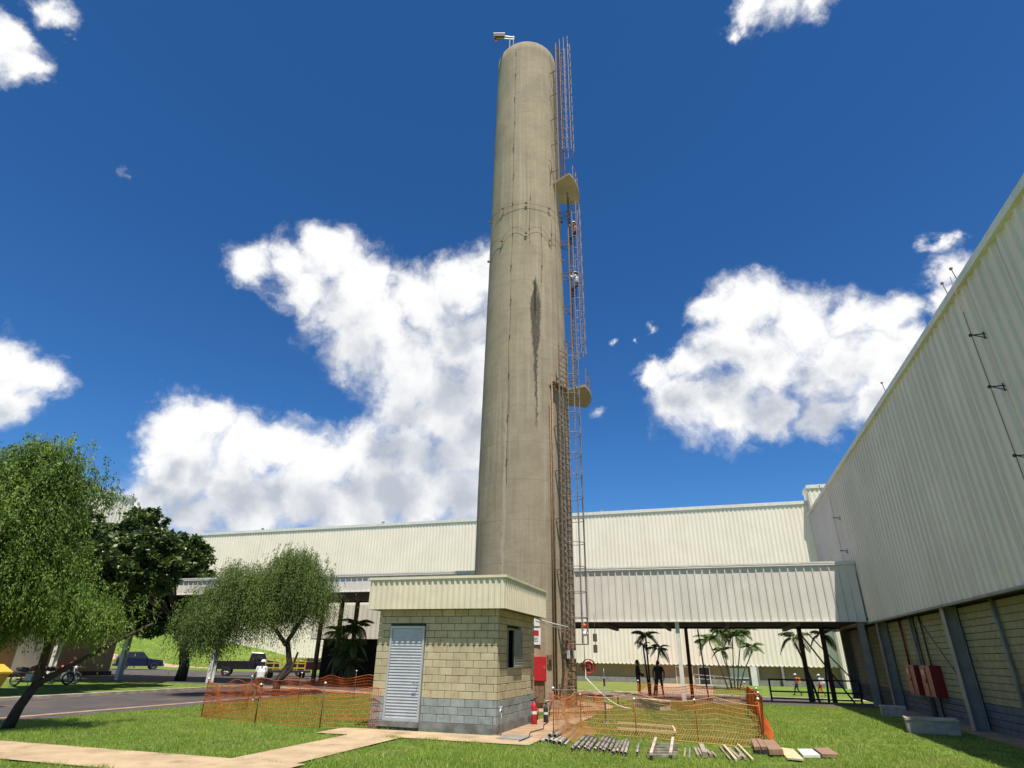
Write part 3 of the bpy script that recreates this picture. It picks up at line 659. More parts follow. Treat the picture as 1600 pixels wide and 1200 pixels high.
def standpipe():
    t = thing('garden_tap', 'thin white tap pipe standing against the near corner of the hut', 'tap', (-5.38, 16.42, 0.03))
    mb = MB(); mb.tube([(-5.40, 16.40, 0.03), (-5.40, 16.40, 0.62)], 0.016, 8); build(mb, 'pipe', GALV, t)
    mb = MB(); mb.tube([(-5.40, 16.40, 0.60), (-5.40, 16.33, 0.62), (-5.40, 16.28, 0.56)], 0.02, 8); mb.obox((-5.40, 16.36, 0.67), (0.035, 0.012, 0.012), 0); build(mb, 'spout', LAMPW, t)
standpipe()
def extinguisher(x, y, z, label, s=1.0, m=REDP):
    t = thing('fire_extinguisher', label, 'extinguisher', (x, y, z))
    mb = MB(); mb.lathe((x, y, z), [(0.0, 0.0), (0.085*s, 0.0), (0.09*s, 0.03), (0.09*s, 0.46*s), (0.07*s, 0.53*s), (0.03*s, 0.57*s), (0.03*s, 0.60*s), (0.0, 0.60*s)], 20); build(mb, 'cylinder', m, t)
    mb = MB(); mb.box(x-0.12, x+0.05, y-0.02, y+0.02, z+0.61*s, z+0.64*s); mb.bar((x-0.02, y, z+0.64*s), (x+0.12, y, z+0.72*s), 0.03); build(mb, 'valve_lever', BLACK, t)
    mb = MB(); mb.tube([(x+0.03, y-0.02, z+0.62*s), (x+0.13, y-0.05, z+0.55*s), (x+0.14, y-0.06, z+0.3*s), (x+0.11, y-0.07, z+0.12*s)], 0.016, 6); build(mb, 'hose', BLACK, t)
    mb = MB(); mb.lathe((x, y, z), [(0.0912*s, 0.26*s), (0.0912*s, 0.34*s)], 20, sm=True); build(mb, 'white_label', LAMPW, t)
extinguisher(-5.36, 19.45, 0.035, 'red fire extinguisher leaning at the far end of the hut side wall')
extinguisher(-5.18, 20.15, 0.035, 'black and silver extinguisher bottle just behind the red one', 0.8, BLACK)

# ------------------------------------------------------------------ things fixed on or stood round the tower foot
def hose_cabinet_tower():
    p = tpos(77, 2.33, 1.10); a = tang(77); t = thing('hose_cabinet', 'bright red hose cabinet fixed to the tower beside the hut', 'cabinet', tuple(p))
    m = Matrix.Rotation(a, 3, 'Z'); mb = MB(); mb.obox(p+Vector((0, 0, 0.33)), (0.13, 0.36, 0.44), a); build(mb, 'case', REDP, t)
    mb = MB(); mb.obox(p+Vector((0, 0, 0.33))+tdir(77)*0.138, (0.008, 0.33, 0.41), a); build(mb, 'door', REDP, t)
    mb = MB(); mb.obox(p+Vector((0, 0, 0.40))+tdir(77)*0.155+m@Vector((0, .26, 0)), (0.012, 0.015, 0.05), a); build(mb, 'handle', GALV, t)
    mb = MB(); mb.obox(p+Vector((0, 0, -0.49)), (0.08, 0.28, 0.36), a); build(mb, 'stand', STEELB, t)
hose_cabinet_tower()
def tower_sign(deg, z, h, w, label, red):
    p = tpos(deg, 2.31, z); a = tang(deg); o = thing('wall_sign', label, 'sign', tuple(p), None)
    mb = MB(); mb.obox(p, (0.01, w/2, h/2), a); build(mb, 'plate', LAMPW, o)
    if red:
        d = tdir(deg); tau = Vector((-d.y, d.x, 0)); mb = MB()
        mb.obox(p+d*0.014+Vector((0, 0, 0.12)), (0.002, w*0.34, 0.10), a); build(mb, 'red_panel', REDP, o)
        mb = MB()
        for i, (l, zz) in enumerate(((0.3, -0.06), (0.24, -0.12), (0.3, -0.18))): mb.obox(p+d*0.014+Vector((0, 0, zz)), (0.002, w*l, 0.012), a)
        build(mb, 'text_lines', GREYP, o)
tower_sign(79, 2.62, 0.62, 0.5, 'white sign with a red panel on the tower above the hose cabinet', True)
tower_sign(79, 3.15, 0.30, 0.42, 'small pale plate on the tower above the red and white sign', False)
def misc_tower():
    # pale pipe from hut to ladder
    mb = MB(); p = [Vector((-5.45, 20.0, 3.02)), Vector((-5.6, 22.0, 3.0)), tpos(48, 2.75, 2.98)]
    mb.tube(p, 0.03, 6); mb.tube([q+Vector((0, 0, -0.09)) for q in p], 0.018, 6); o = build(mb, 'overhead_conduit', LAMPW, loc=tuple(p[0])); tag(o, 'pale conduit pipes crossing from the hut roof to the ladder', 'pipe')
    # leaning brown plank
    mb = MB(); mb.bar(tpos(55, 2.75, 0.1), tpos(45, 2.62, 2.5), 0.14, 0.05); o = build(mb, 'leaning_plank', STEELB, loc=tuple(tpos(55, 2.75, 0.1))); tag(o, 'brown plank leaning on the foot of the lowest ladder', 'plank')
    # hoist head on ladder
    t = thing('rope_hoist', 'grey and white rope hoist clamped on the ladder a man height up', 'hoist', tuple(tpos(46, 2.68, 1.9)))
    mb = MB(); mb.obox(tpos(46, 2.68, 2.05), (0.10, 0.26, 0.05), tang(46)); mb.obox(tpos(46, 2.72, 1.9), (0.08, 0.20, 0.04), tang(46)); build(mb, 'frame', GALV, t)
    for i in (-1, 0, 1):
        mb = MB(); mb.obox(tpos(46+i*4, 2.80, 1.97), (0.03, 0.045, 0.15), tang(46)); build(mb, 'roller', LAMPW if i else STEELD, t)
    # orange and white helmet-like fittings hanging on the cage
    for i, (dz, m, l) in enumerate(((3.05, ORANGE, 'orange pulley hooked on the ladder cage'), (2.75, LAMPW, 'white pulley hanging under the orange one'))):
        q = tpos(37, 3.15, dz); mb = MB(); mb.lathe((q.x, q.y, q.z), [(0.0, -0.09), (0.11, -0.08), (0.13, 0), (0.11, 0.08), (0.0, 0.09)], 12); o = build(mb, 'pulley', m, loc=tuple(q)); tag(o, l, 'pulley')
    for i, z in enumerate((2.62, 2.20)):
        q = tpos(28, 3.35, z); mb = MB(); mb.obox(q, (0.07, 0.07, 0.15), 0.4); mb.tube([q, q+Vector((0, 0, 0.9 - i*0.3))], 0.012, 4); o = build(mb, 'cable_weight', STEELD, loc=tuple(q)); tag(o, ['upper', 'lower'][i]+' of two dark weights hung on a cable beside the ladder cage', 'weight')
    # red hose reel
    q = tpos(27, 3.0, 1.55); t = thing('hose_reel', 'red round hose reel beside the foot of the ladder', 'hose reel', tuple(q))
    for s in (-0.09, 0.09):
        mb = MB(); vs = [q+Vector((s*TT.x*0, 0, 0))+TT*s+(TR*math.cos(R(k*18))+Vector((0, 0, 1))*math.sin(R(k*18)))*0.26 for k in range(20)]
        mb.tube(vs+[vs[0]], 0.022, 5, cap=False)
        for k in range(0, 20, 4): mb.bar(q+TT*s, vs[k], 0.03, 0.015)
        build(mb, 'rim', REDP, t)
    mb = MB(); vs = [q+TT*(0.05*math.sin(k*0.3))+(TR*math.cos(R(k*30))+Vector((0, 0, 1))*math.sin(R(k*30)))*(0.10+0.0012*k) for k in range(70)]; mb.tube(vs, 0.016, 5); build(mb, 'wound_hose', REDD, t)
    mb = MB(); mb.bar(q-TT*0.15, tpos(40, 2.3, 1.55), 0.05); build(mb, 'bracket', STEELB, t)
    # white hose curving down to ground
    pts = [tpos(30, 2.9, 3.9), tpos(30, 2.9, 2.0), tpos(30, 2.92, 1.1)]
    for k in range(9): a = k/8; pts.append(tpos(30-8*a, 2.95+1.6*a, 1.1-1.02*math.sin(a*math.pi/2)))
    mb = MB(); mb.tube(pts, 0.017, 8); o = build(mb, 'white_hose', LAMPW, loc=tuple(pts[-1])); tag(o, 'white hose coming down the ladder and curving onto the grass', 'hose')
    # pale block with a handle near ladder foot
    q = tpos(66, 3.0, 0.06); t = thing('cement_block', 'grey cement block lying at the tower foot behind the hut', 'block', tuple(q))
    mb = MB(); mb.obox(q+Vector((0, 0, 0.15)), (0.36, 0.16, 0.15), 0.25); build(mb, 'body', CEMB, t)
    # black cable running over the pad
    pts = [Vector((-5.1, 20.2, 0.06)), Vector((-5.0, 19.2, 0.05)), Vector((-4.75, 18.2, 0.05)), Vector((-4.85, 17.2, 0.05)), Vector((-4.6, 16.2, 0.05)), Vector((-4.62, 15.4, 0.05))]
    mb = MB(); mb.tube(pts, 0.012, 5); o = build(mb, 'power_cable', BLACK, loc=tuple(pts[0])); tag(o, 'thin dark cable snaking over the concrete pad beside the hut', 'cable')
    # low timber trestle right of the tower
    t = thing('low_bench', 'low pale beam on short dark legs right of the tower foot', 'bench', (-5.0, 29.2, 0))
    mb = MB(); mb.bar((-5.9, 29.4, 0.42), (-3.9, 28.9, 0.42), 0.14, 0.07); build(mb, 'beam', KERB, t)
    for x, y in ((-5.3, 29.25), (-4.2, 28.97)):
        mb = MB(); mb.bar((x, y, 0), (x, y, 0.38), 0.07); build(mb, 'leg', STEELD, t)
misc_tower()

def jack_post():
    x, y = -3.43, 20.88; t = thing('scaffold_post', 'single upright steel scaffold jack standing on the grass right of the tower', 'post', (x, y, 0))
    mb = MB(); mb.tube([(x, y, 0.02), (x, y, 1.28)], 0.032, 10); build(mb, 'tube', GREYP, t)
    mb = MB(); mb.tube([(x, y, 1.28), (x, y, 1.55)], [0.022, 0.010], 8); build(mb, 'spigot', GALV, t)
    for z, r in ((0.02, 0.10), (0.60, 0.12), (1.26, 0.11)):
        mb = MB(); mb.lathe((x, y, z), [(0.0, 0.0), (r, 0.0), (r, 0.03), (0.0, 0.035)], 14, sm=False); build(mb, 'rosette', GALV, t)
jack_post()

# ------------------------------------------------------------------ covered walkway (canopy)
CYF = 33.87
def canopy():
    t = thing('covered_walkway', 'long flat canopy with a deep pale ribbed metal fascia crossing behind the tower', 'canopy', (-8, CYF, 0))
    # right part: deep fascia made of single standing-seam panels
    def panels(x0, x1, z0, z1, pitch, nm='fascia_panel'):
        n = int(round((x1-x0)/pitch)); p = (x1-x0)/n; src = None
        for i in range(n):
            a = x0+i*p
            if src is None:
                mb = MB(); e = 0.004; y = CYF
                prof = [(a+e, y), (a+p-0.075, y), (a+p-0.055, y-0.055), (a+p-0.02, y-0.055), (a+p-e, y-0.004), (a+p-e, y+0.02), (a+e, y+0.02)]
                k = len(prof); mb.add([(u, v, z0) for u, v in prof]+[(u, v, z1) for u, v in prof], [tuple(range(k-1, -1, -1)), tuple(range(k, 2*k))]+[(j, (j+1) % k, k+(j+1) % k, k+j) for j in range(k)])
                src = build(mb, nm, CANOPY, t)
            else:
                o = inst(src, nm, (i*p, random.uniform(-.003, .003), random.uniform(-.004, .004)), t)
    panels(-9.6, 7.22, 3.66, 6.27, 0.385)
    panels(-47, -9.6, 5.42, 6.30, 0.40)
    for x0, x1, z in ((-9.6, 7.25, 6.27), (-47, -9.602, 6.302)):
        mb = MB(); mb.box(x0, x1, CYF-0.09, CYF+0.3, z+0.002, z+0.16); build(mb, 'cap_flashing', CANOPY, t)
        mb = MB(); mb.box(x0, x1, CYF-0.10, CYF-0.092, z+0.09, z+0.168); build(mb, 'drip_edge', WHITE, t)
    mb = MB(); mb.box(-9.6, 7.25, CYF-0.06, CYF+0.02, 3.62, 3.655); mb.box(-47, -9.602, CYF-0.06, CYF+0.02, 5.38, 5.415); build(mb, 'bottom_trim', WHITE, t)
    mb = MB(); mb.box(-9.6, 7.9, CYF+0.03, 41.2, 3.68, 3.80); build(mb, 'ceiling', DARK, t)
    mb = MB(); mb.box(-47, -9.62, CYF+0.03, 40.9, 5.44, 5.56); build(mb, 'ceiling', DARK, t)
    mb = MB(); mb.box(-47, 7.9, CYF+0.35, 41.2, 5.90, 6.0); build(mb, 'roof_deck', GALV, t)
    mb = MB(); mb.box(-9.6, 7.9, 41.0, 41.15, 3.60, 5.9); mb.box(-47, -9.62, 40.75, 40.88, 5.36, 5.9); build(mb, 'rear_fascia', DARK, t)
    mb = MB(); mb.box(-9.68, -9.62, CYF+0.03, 40.8, 3.62, 5.42); build(mb, 'step_panel', CANOPY, t)
    src = None                                     # beams under the ceiling
    for x in np.arange(-9, 7.5, 3.3):
        mb = MB(); mb.box(x-0.08, x+0.08, CYF+0.05, 41.0, 3.45, 3.67); build(mb, 'beam', STEELD, t)
    # columns
    def hcol(x, y, z0, z1, m, nm='column', w=0.2):
        mb = MB(); mb.box(x-w/2, x+w/2, y-w*0.6, y-w*0.5, z0, z1); mb.box(x-w/2, x+w/2, y+w*0.5, y+w*0.6, z0, z1); mb.box(x-w*0.06, x+w*0.06, y-w*0.5, y+w*0.5, z0, z1); build(mb, nm, m, t)
    hcol(-1.63, 34.1, -0.1, 3.66, WHITE); hcol(-1.45, 40.7, TZ(-1.5, 40.7)-.1, 3.6, STEELD); hcol(6.95, 34.1, -0.1, 3.66, GREYP, w=0.26)
    hcol(-11.2, 40.7, -0.6, 3.6, STEELD)
    for x in (5.0, 6.2): hcol(x, 40.7, -0.6, 3.6, STEELD, w=0.22)
    for x in (-31.7, -39.5, -46): hcol(x, 35.0, -0.1, 5.42, WHITE, w=0.3)
    for x in (-27.6, -26.0, -24.7): hcol(x, 40.5, -0.7, 5.4, STEELB, w=0.22)
    hcol(-21.5, 40.5, -0.7, 5.4, WHITE, w=0.22)
    # brace in the corner bay
    mb = MB(); mb.bar((5.0, 40.7, 3.4), (7.3, 40.7, -0.4), 0.08); mb.bar((5.4, 40.75, 3.4), (7.6, 40.75, 0.6), 0.06); build(mb, 'brace', STEELD, t)
    mb = MB(); mb.tube([(-0.55, 41.6, -0.5), (-0.75, 41.5, 3.6)], 0.045, 6); build(mb, 'downpipe', STEELD, t)
canopy()

# wall panel behind the left bay of the canopy
def side_wing():
    t = thing('side_wing', 'dark shaded ribbed metal box between the canopy columns at left', 'building', (-27, 42, 0))
    build(sheet(-29.5, -22.4, 2.9, 5.3, ('y', 42.2), -1, 0.42, 0.04), 'wall_cladding', CANOPY, t)
    build(sheet(42.2, 50, 3.3, 4.9, ('x', -22.38), 1, 0.42, 0.04), 'wall_cladding', WHITE, t)
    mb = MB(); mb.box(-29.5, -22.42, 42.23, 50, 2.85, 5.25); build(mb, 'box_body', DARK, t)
    mb = MB(); mb.box(-29.2, -20.2, 43.5, 50, -0.75, 2.84); build(mb, 'shade_block', DARK, t)  # dark block standing in for the shade under the canopy
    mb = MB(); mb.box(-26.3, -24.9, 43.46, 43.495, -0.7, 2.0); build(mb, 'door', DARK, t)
side_wing()

# ------------------------------------------------------------------ rear building
def rear():
    t = thing('rear_warehouse', 'huge cream ribbed metal warehouse filling the background behind the canopy', 'warehouse', (-20, 83, -0.9))
    Y = 83.0; zb, zt = 1.22, 20.35
    x = -92.0
    while x < 13.9:
        x1 = min(x+5.3, 13.9); build(sheet(x, x1-0.01, zb, zt, ('y', Y), -1, 0.53, 0.05), 'wall_cladding', REARW, t); x = x1
    mb = MB(); mb.box(-92, 13.9, Y-0.16, Y+0.4, zt+0.002, zt+0.42); build(mb, 'roof_cap', WHITE, t)
    build(sheet(13.9, 40, -0.9, 21.9, ('y', 81.2), -1, 0.53, 0.05), 'corner_cladding', REARW, t)
    mb = MB(); mb.box(13.9, 40, 81.24, 84.5, -0.9, 21.85); build(mb, 'corner_block', REARW, t)
    mb = MB(); mb.box(13.8, 40, 81.05, 84.6, 21.9, 22.35); build(mb, 'roof_cap', WHITE, t)
    mb = MB(); mb.box(-92, 13.88, Y+0.06, Y+30, 3.5, zt); build(mb, 'hall_body', REARW, t)
    mb = MB(); mb.box(-92, 13.88, Y+0.45, Y+0.7, -1.2, zb+0.4); build(mb, 'base_wall', BEIGE, t)
    mb = MB(); mb.box(-92, 13.88, Y-0.05, Y+0.44, zb+0.0, zb+0.1); build(mb, 'bottom_trim', WHITE, t)
    g = MB(); g.box(-92, 13.86, Y+0.41, Y+0.449, -1.2, -0.2); build(g, 'plinth_band', GREYP, t)
    # doors, frames, windows, pilasters of the ground floor
    for x0, x1, h, m in ((-1.9, -0.7, 1.0, BLACK), (-4.6, -2.7, 1.0, BEIGE), (-20, -18, 1.0, GREYP), (-56.5, -54.5, 1.0, REDD), (-35, -33.6, 1.0, WHITE)):
        d = MB(); d.box(x0, x1, Y+0.36, Y+0.408, -0.85, h); dd = build(d, 'door', m, t)
        f = MB(); f.box(x0-0.1, x0, Y+0.33, Y+0.40, -0.85, h+0.1); f.box(x1, x1+0.1, Y+0.33, Y+0.40, -0.85, h+0.1); f.box(x0, x1, Y+0.33, Y+0.40, h, h+0.1); build(f, 'door_frame', WHITE, dd)
    w = MB(); w.box(1.8, 3.7, Y+0.36, Y+0.408, -0.05, 1.0); ww = build(w, 'window', CANOPY, t)
    w = MB(); w.box(1.7, 1.8, Y+0.33, Y+0.405, -0.1, 1.05); w.box(3.7, 3.8, Y+0.33, Y+0.405, -0.1, 1.05); w.box(1.8, 3.7, Y+0.33, Y+0.405, -0.12, -0.05); build(w, 'window_frame', WHITE, ww)
    for x in (4.4, 4.85, 7.6): 
        w = 0.35 if x == 4.4 else 0.12
        mb = MB(); mb.box(x-w, x+w, Y-0.15, Y+0.3, -1.0, 1.21); build(mb, 'pilaster', WHITE if w > .2 else GREYP, t)
    # small roof vents and hooks along the cap
    for x in (-71, -48, -13): 
        mb = MB(); mb.box(x, x+0.35, Y, Y+0.3, zt+0.42, zt+0.75); build(mb, 'roof_vent', GALV, t)
    # entrance ramp rail
    r = thing('ramp_handrail', 'cream handrail of the ramp in front of the rear building doors', 'handrail', (-0.4, 74, -0.85))
    zz = -0.85
    for h in (0.62, 1.0):
        mb = MB(); mb.bar((-2.3, 74, zz+h+0.25), (2.0, 74, zz+h), 0.07); build(mb, 'rail', YELLOW if False else KERB, r)
    for x, e in ((-2.25, 0.22), (-0.2, 0.12), (1.95, 0)):
        mb = MB(); mb.bar((x, 74, zz), (x, 74, zz+1.0+e), 0.07); build(mb, 'post', KERB, r)
    mb = MB(); mb.prism([(-2.4, 74.1), (2.6, 74.1), (2.6, 76), (-2.4, 76)], zz-0.1, zz+0.14); o = build(mb, 'ramp_slab', FOOT, loc=(0, 75, zz)); tag(o, 'grey concrete ramp slab under the cream handrail', 'ramp')
rear()

# left tall warehouse, seen over the trees
def left_hall():
    t = thing('left_warehouse', 'tall pale ribbed warehouse end showing above the trees at far left', 'warehouse', (-77.3, 63, 0))
    y = 20.0
    while y < 63.3:
        y1 = min(y+5.3, 63.4); build(sheet(y, y1-0.01, 3, 21.6, ('x', -77.3), 1, 0.53, 0.05), 'wall_cladding', REARW, t); y = y1
    mb = MB(); mb.box(-95, -77.36, 20, 63.38, 0, 21.55); build(mb, 'hall_body', REARW, t)
    mb = MB(); mb.box(-95.2, -77.12, 19.8, 63.6, 21.6, 21.95); build(mb, 'roof_cap', WHITE, t)
left_hall()

# ------------------------------------------------------------------ right building
def right_hall():
    X = 7.3; t = thing('right_warehouse', 'grey-cream ribbed warehouse wall in shade running along the right edge', 'warehouse', (X, 25, 0))
    zb, zt = 3.56, 10.74; p = 0.44; y = -4.0; cache = {}; base = None; ay = 43.5
    # sheets of two ribs, each one a panel, seams lapped
    i = 0
    while y < 43.45:
        y1 = min(y+2*p, 43.5); L = round(y1-y, 3)
        if L not in cache:
            cache[L] = (build(sheet(y, y1, zb, zt, ('x', X), -1, p, 0.05, 0.24, 0.14), 'cladding_panel', RIGHTW, t), y); o = cache[L][0]
        else:
            s, yy = cache[L]; o = inst(s, 'cladding_panel', (0, y-yy, 0), t)
        o.location.x += (i % 2)*0.006; y = y1; i += 1
    mb = MB(); mb.box(X-0.13, X+0.35, -4, 43.55, zt+0.002, zt+0.20); build(mb, 'roof_cap', WHITE, t)
    mb = MB(); mb.box(X-0.07, X-0.058, -4, 43.5, zb-0.03, zb+0.02); mb.box(X-0.058, X+0.02, -4, 43.5, zb-0.05, zb-0.002); build(mb, 'bottom_trim', GREYP, t)
    mb = MB(); mb.box(X+0.03, X+18, -4, 43.5, zb+0.12, zt); build(mb, 'hall_body', RIGHTW, t)
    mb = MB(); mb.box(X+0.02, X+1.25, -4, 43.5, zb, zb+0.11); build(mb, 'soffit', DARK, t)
    mb = MB(); mb.box(X+0.64, X+1.6, 8, 43.4, -0.1, zb-0.01); build(mb, 'mortar_core', MORTAR, t)
    cols = lambda c, u: BLOCKG_SHADE if c < 4 else BLOCKY_SHADE
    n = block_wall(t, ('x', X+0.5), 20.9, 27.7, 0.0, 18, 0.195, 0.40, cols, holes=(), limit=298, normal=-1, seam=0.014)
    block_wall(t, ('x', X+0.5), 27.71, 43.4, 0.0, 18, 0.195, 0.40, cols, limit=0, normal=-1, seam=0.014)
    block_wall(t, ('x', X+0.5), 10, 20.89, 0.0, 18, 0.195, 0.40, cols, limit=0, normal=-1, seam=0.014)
    # steel columns: flange, web, flange
    src = None
    for y in (15.0, 23.95, 32.9, 41.8):
        if src is None:
            c = thing if False else None
            a = MB(); a.box(X+0.06, X+0.085, y-0.16, y+0.16, 0.0, zb-0.01); a.box(X+0.42, X+0.445, y-0.16, y+0.16, 0, zb-0.01); a.box(X+0.085, X+0.42, y-0.012, y+0.012, 0, zb-0.01)
            a.box(X+0.02, X+0.48, y-0.2, y+0.2, -0.02, 0.03)
            src = build(a, 'steel_column', GREYP, t); sy = y
        else: inst(src, 'steel_column', (0, y-sy, 0), t)
    for y in (20.9, 29.0, 36.9):
        mb = MB(); mb.tube([(X+0.42, y, 0.0), (X+0.42, y, zb)], 0.055, 8); build(mb, 'downpipe', GREYP, t)
    # lightning conductor with stand-off brackets
    for y, zs in ((15.3, (9.2, 7.8, 6.1)), (34.8, (8.8, 7.1))):
        mb = MB(); mb.tube([(X-0.32, y, zs[-1]-1.6), (X-0.32, y, zt+0.2)], 0.009, 4); build(mb, 'conductor_wire', STEELD, t)
        for z in zs:
            mb = MB(); mb.bar((X-0.34, y, z), (X-0.03, y, z+0.0), 0.022); mb.bar((X-0.3, y, z), (X-0.03, y, z-0.12), 0.018); mb.obox((X-0.34, y, z), (0.03, 0.03, 0.03), 0); mb.box(X-0.075, X-0.058, y-0.02, y+0.02, z-0.14, z+0.06); build(mb, 'stand_off_bracket', BLACK, t)
    for y in (15.6, 23.0, 16.3, 38): 
        mb = MB(); mb.tube([(X-0.05, y, zt+0.2), (X-0.10, y, zt+0.62)], 0.012, 5); mb.obox((X-0.10, y, zt+0.62), (0.03, 0.03, 0.03), 0); build(mb, 'lightning_rod', STEELD, t)
    # pipes on the block wall
    mb = MB(); mb.tube([(X+0.42, 30.5, 1.75), (X+0.42, 30.5, zb)], 0.045, 8); build(mb, 'fire_main', REDD, t)
    for y in (28.6, 27.8):
        mb = MB(); mb.tube([(X+0.44, y, 0.0), (X+0.44, y, zb)], 0.03, 6); build(mb, 'conduit', BLACK, t)
    mb = MB(); mb.bar((X+0.46, 28.2, zb-0.05), (X+0.46, 24.6, 0.9), 0.03); mb.bar((X+0.46, 28.3, zb-0.05), (X+0.46, 29.6, 1.7), 0.025); build(mb, 'diagonal_brace', GREYP, t)
right_hall()
def red_cab(y, label, mdoor):
    X = 7.42; t = thing('wall_cabinet', label, 'cabinet', (X, y, 0.75), 'red fire cabinets on the right block wall')
    mb = MB(); mb.box(X, X+0.36, y-0.58, y+0.58, 0.75, 1.78); build(mb, 'case', REDD, t)
    mb = MB(); mb.box(X-0.02, X-0.001, y-0.02, y+0.55, 0.78, 1.75); d = build(mb, 'door', REDO, t)
    mb = MB(); mb.lathe((0, 0, 0), [(0, 0), (0.09, 0), (0.09, 0.006), (0, 0.006)], 16, sm=False)
    mb.v = [(X-0.021-z, y+0.26+a, 1.55+b) for a, b, z in mb.v]; build(mb, 'round_emblem', LAMPW, d)
    mb = MB(); mb.box(X-0.032, X-0.027, y+0.235, y+0.255, 1.50, 1.60); mb.box(X-0.032, X-0.027, y+0.255, y+0.29, 1.50, 1.52); build(mb, 'emblem_mark', REDD, d)
    mb = MB(); mb.box(X-0.045, X-0.021, y+0.02, y+0.06, 1.2, 1.32); build(mb, 'handle', BLACK, d)
red_cab(29.5, 'farther of two red fire cabinets on the shaded block wall', REDO)
red_cab(27.55, 'nearer and larger looking red fire cabinet on the shaded block wall', REDO)
def black_rail():
    t = thing('black_handrail', 'black two-bar pipe handrail under the right end of the canopy', 'railing', (4.6, 38.3, 0))
    z = TZ(4, 38.3)
    for x in (2.75, 4.85, 7.1):
        mb = MB(); mb.bar((x, 38.3, z), (x, 38.3, z+1.05), 0.09); build(mb, 'post', BLACK, t)
    for h in (1.03, 0.45, 0.12):
        mb = MB(); mb.bar((2.75, 38.3, z+h), (7.1, 38.3, z+h), 0.07); build(mb, 'rail', BLACK, t)
black_rail()

# ------------------------------------------------------------------ left gatehouse behind the trees
def gatehouse():
    X = -48.0; t = thing('gatehouse', 'low brown-beige rendered building in the tree shade at far left', 'building', (X, 34, 0))
    mb = MB(); mb.box(X-7, X, 22, 41.5, 0, 3.9); build(mb, 'wall', BEIGE, t)
    mb = MB(); mb.box(X-8, X+1.0, 21, 42.3, 3.902, 4.15); build(mb, 'roof', GREYP, t)
    for y0, y1, m, nm in ((33.5, 35.3, WHITE, 'door'), (36.4, 36.6, DARK, 'downpipe'), (27, 30.5, GREYP, 'shutter'), (31.3, 31.5, DARK, 'downpipe')):
        mb = MB(); mb.box(X+0.002, X+0.08, y0, y1, 0.05, 2.9); build(mb, nm, m, t)
    mb = MB(); mb.box(X+0.002, X+0.3, 22, 41.5, 0.0, 0.3); build(mb, 'plinth', DARK, t)
gatehouse()
patch('gatehouse_path', -47.6, -45.8, 22, 43, 0.015, PATHC)

# ------------------------------------------------------------------ orange safety mesh
def mesh_run(t, pts, h, hgap=0.115, vgap=0.065, sag=0.11, lean=0.0, m=ORANGE, w=0.011, z0=0.02, nm='orange_net'):
    pts = [Vector((x, y, 0)) for x, y in pts]; L = [0]
    for a, b in zip(pts, pts[1:]): L.append(L[-1]+(b-a).length)
    T = L[-1]
    def at(u, v):      # u metres along, v 0..1 height
        for i in range(len(pts)-1):
            if u <= L[i+1]+1e-6 or i == len(pts)-2:
                s = (u-L[i])/(L[i+1]-L[i]); p = pts[i].lerp(pts[i+1], s); d = (pts[i+1]-pts[i]).normalized(); nn = Vector((d.y, -d.x, 0)); break
        hh = h - sag*math.sin(math.pi*((u/2.1) % 1.0))*1.5
        wob = 0.05*math.sin(u*2.3+v*2.0)+0.03*math.sin(u*6.1+v*5.0)
        flare = 0.30*max(0, 0.25-v)/0.25*lean
        return Vector((p.x, p.y, TZ(p.x, p.y)+z0+v*hh)) + nn*(wob*(0.3+v)+flare)
    V = []; F = []
    def strip(P, ww):
        o = len(V)
        for i, p in enumerate(P):
            d = (P[min(i+1, len(P)-1)]-P[max(i-1, 0)]).normalized(); a = d.cross(Vector((0.3, 0.9, 0.2))).normalized()*ww/2; b = d.cross(a).normalized()*ww/3
            V.extend([p+a, p-a*0.5+b, p-a*0.5-b])
        for i in range(len(P)-1):
            for k in range(3): F.append((o+i*3+k, o+i*3+(k+1) % 3, o+i*3+3+(k+1) % 3, o+i*3+3+k))
    n = int(T/0.22)+1; rows = int(h/hgap)
    for r in range(rows+1): strip([at(T*i/n, r/rows) for i in range(n+1)], w*(1.9 if r in (0, rows) else 1.0))
    k = int(T/vgap)
    for i in range(k+1): strip([at(T*i/k, j/4) for j in range(5)], w*1.15)
    return np_mesh(nm, np.array([tuple(v) for v in V]), np.array(F), m, t)
def fence_post(t, x, y, h, m=STEELD, cap=True):
    z = TZ(x, y); mb = MB(); mb.tube([(x, y, z-0.05), (x, y, z+h)], 0.014, 6); build(mb, 'stake', m, t)
    if cap: mb = MB(); mb.lathe((x, y, z+h), [(0, -0.02), (0.03, -0.015), (0.035, 0.01), (0.02, 0.035), (0, 0.04)], 8); build(mb, 'stake_cap', LAMPW, t)
tl = thing('safety_fence', 'orange plastic safety net strung on the lawn left of the hut', 'safety fence', (-12.5, 17, 0))
mesh_run(tl, [(-15.3, 16.85), (-12.8, 16.25), (-10.5, 16.05), (-9.35, 16.30), (-8.92, 16.33)], 1.02)
mesh_run(tl, [(-15.3, 16.85), (-16.4, 20.2), (-16.6, 23.5), (-15.8, 26.5), (-11.5, 28.6)], 1.0)
for x, y, h in ((-15.3, 16.85, 1.08), (-10.5, 16.02, 1.1), (-16.4, 20.2, 1.05), (-16.6, 23.5, 1.1), (-15.8, 26.5, 1.15), (-12.8, 16.22, 1.0)): fence_post(tl, x, y, h)
tr = thing('safety_fence', 'orange safety net round the grass plot right of the tower', 'safety fence', (-1.5, 18, 0))
mesh_run(tr, [(-3.92, 16.0), (-3.75, 18.55), (-2.2, 18.25), (-0.6, 17.75), (0.92, 17.25)], 0.98, lean=1.6, m=ORANGE_SUNLIT, w=0.010, sag=0.1)
mesh_run(tr, [(0.92, 17.25), (1.12, 20.5), (1.25, 23.5), (1.0, 26.2)], 1.0, hgap=0.07, vgap=0.045, lean=0.8, w=0.013)
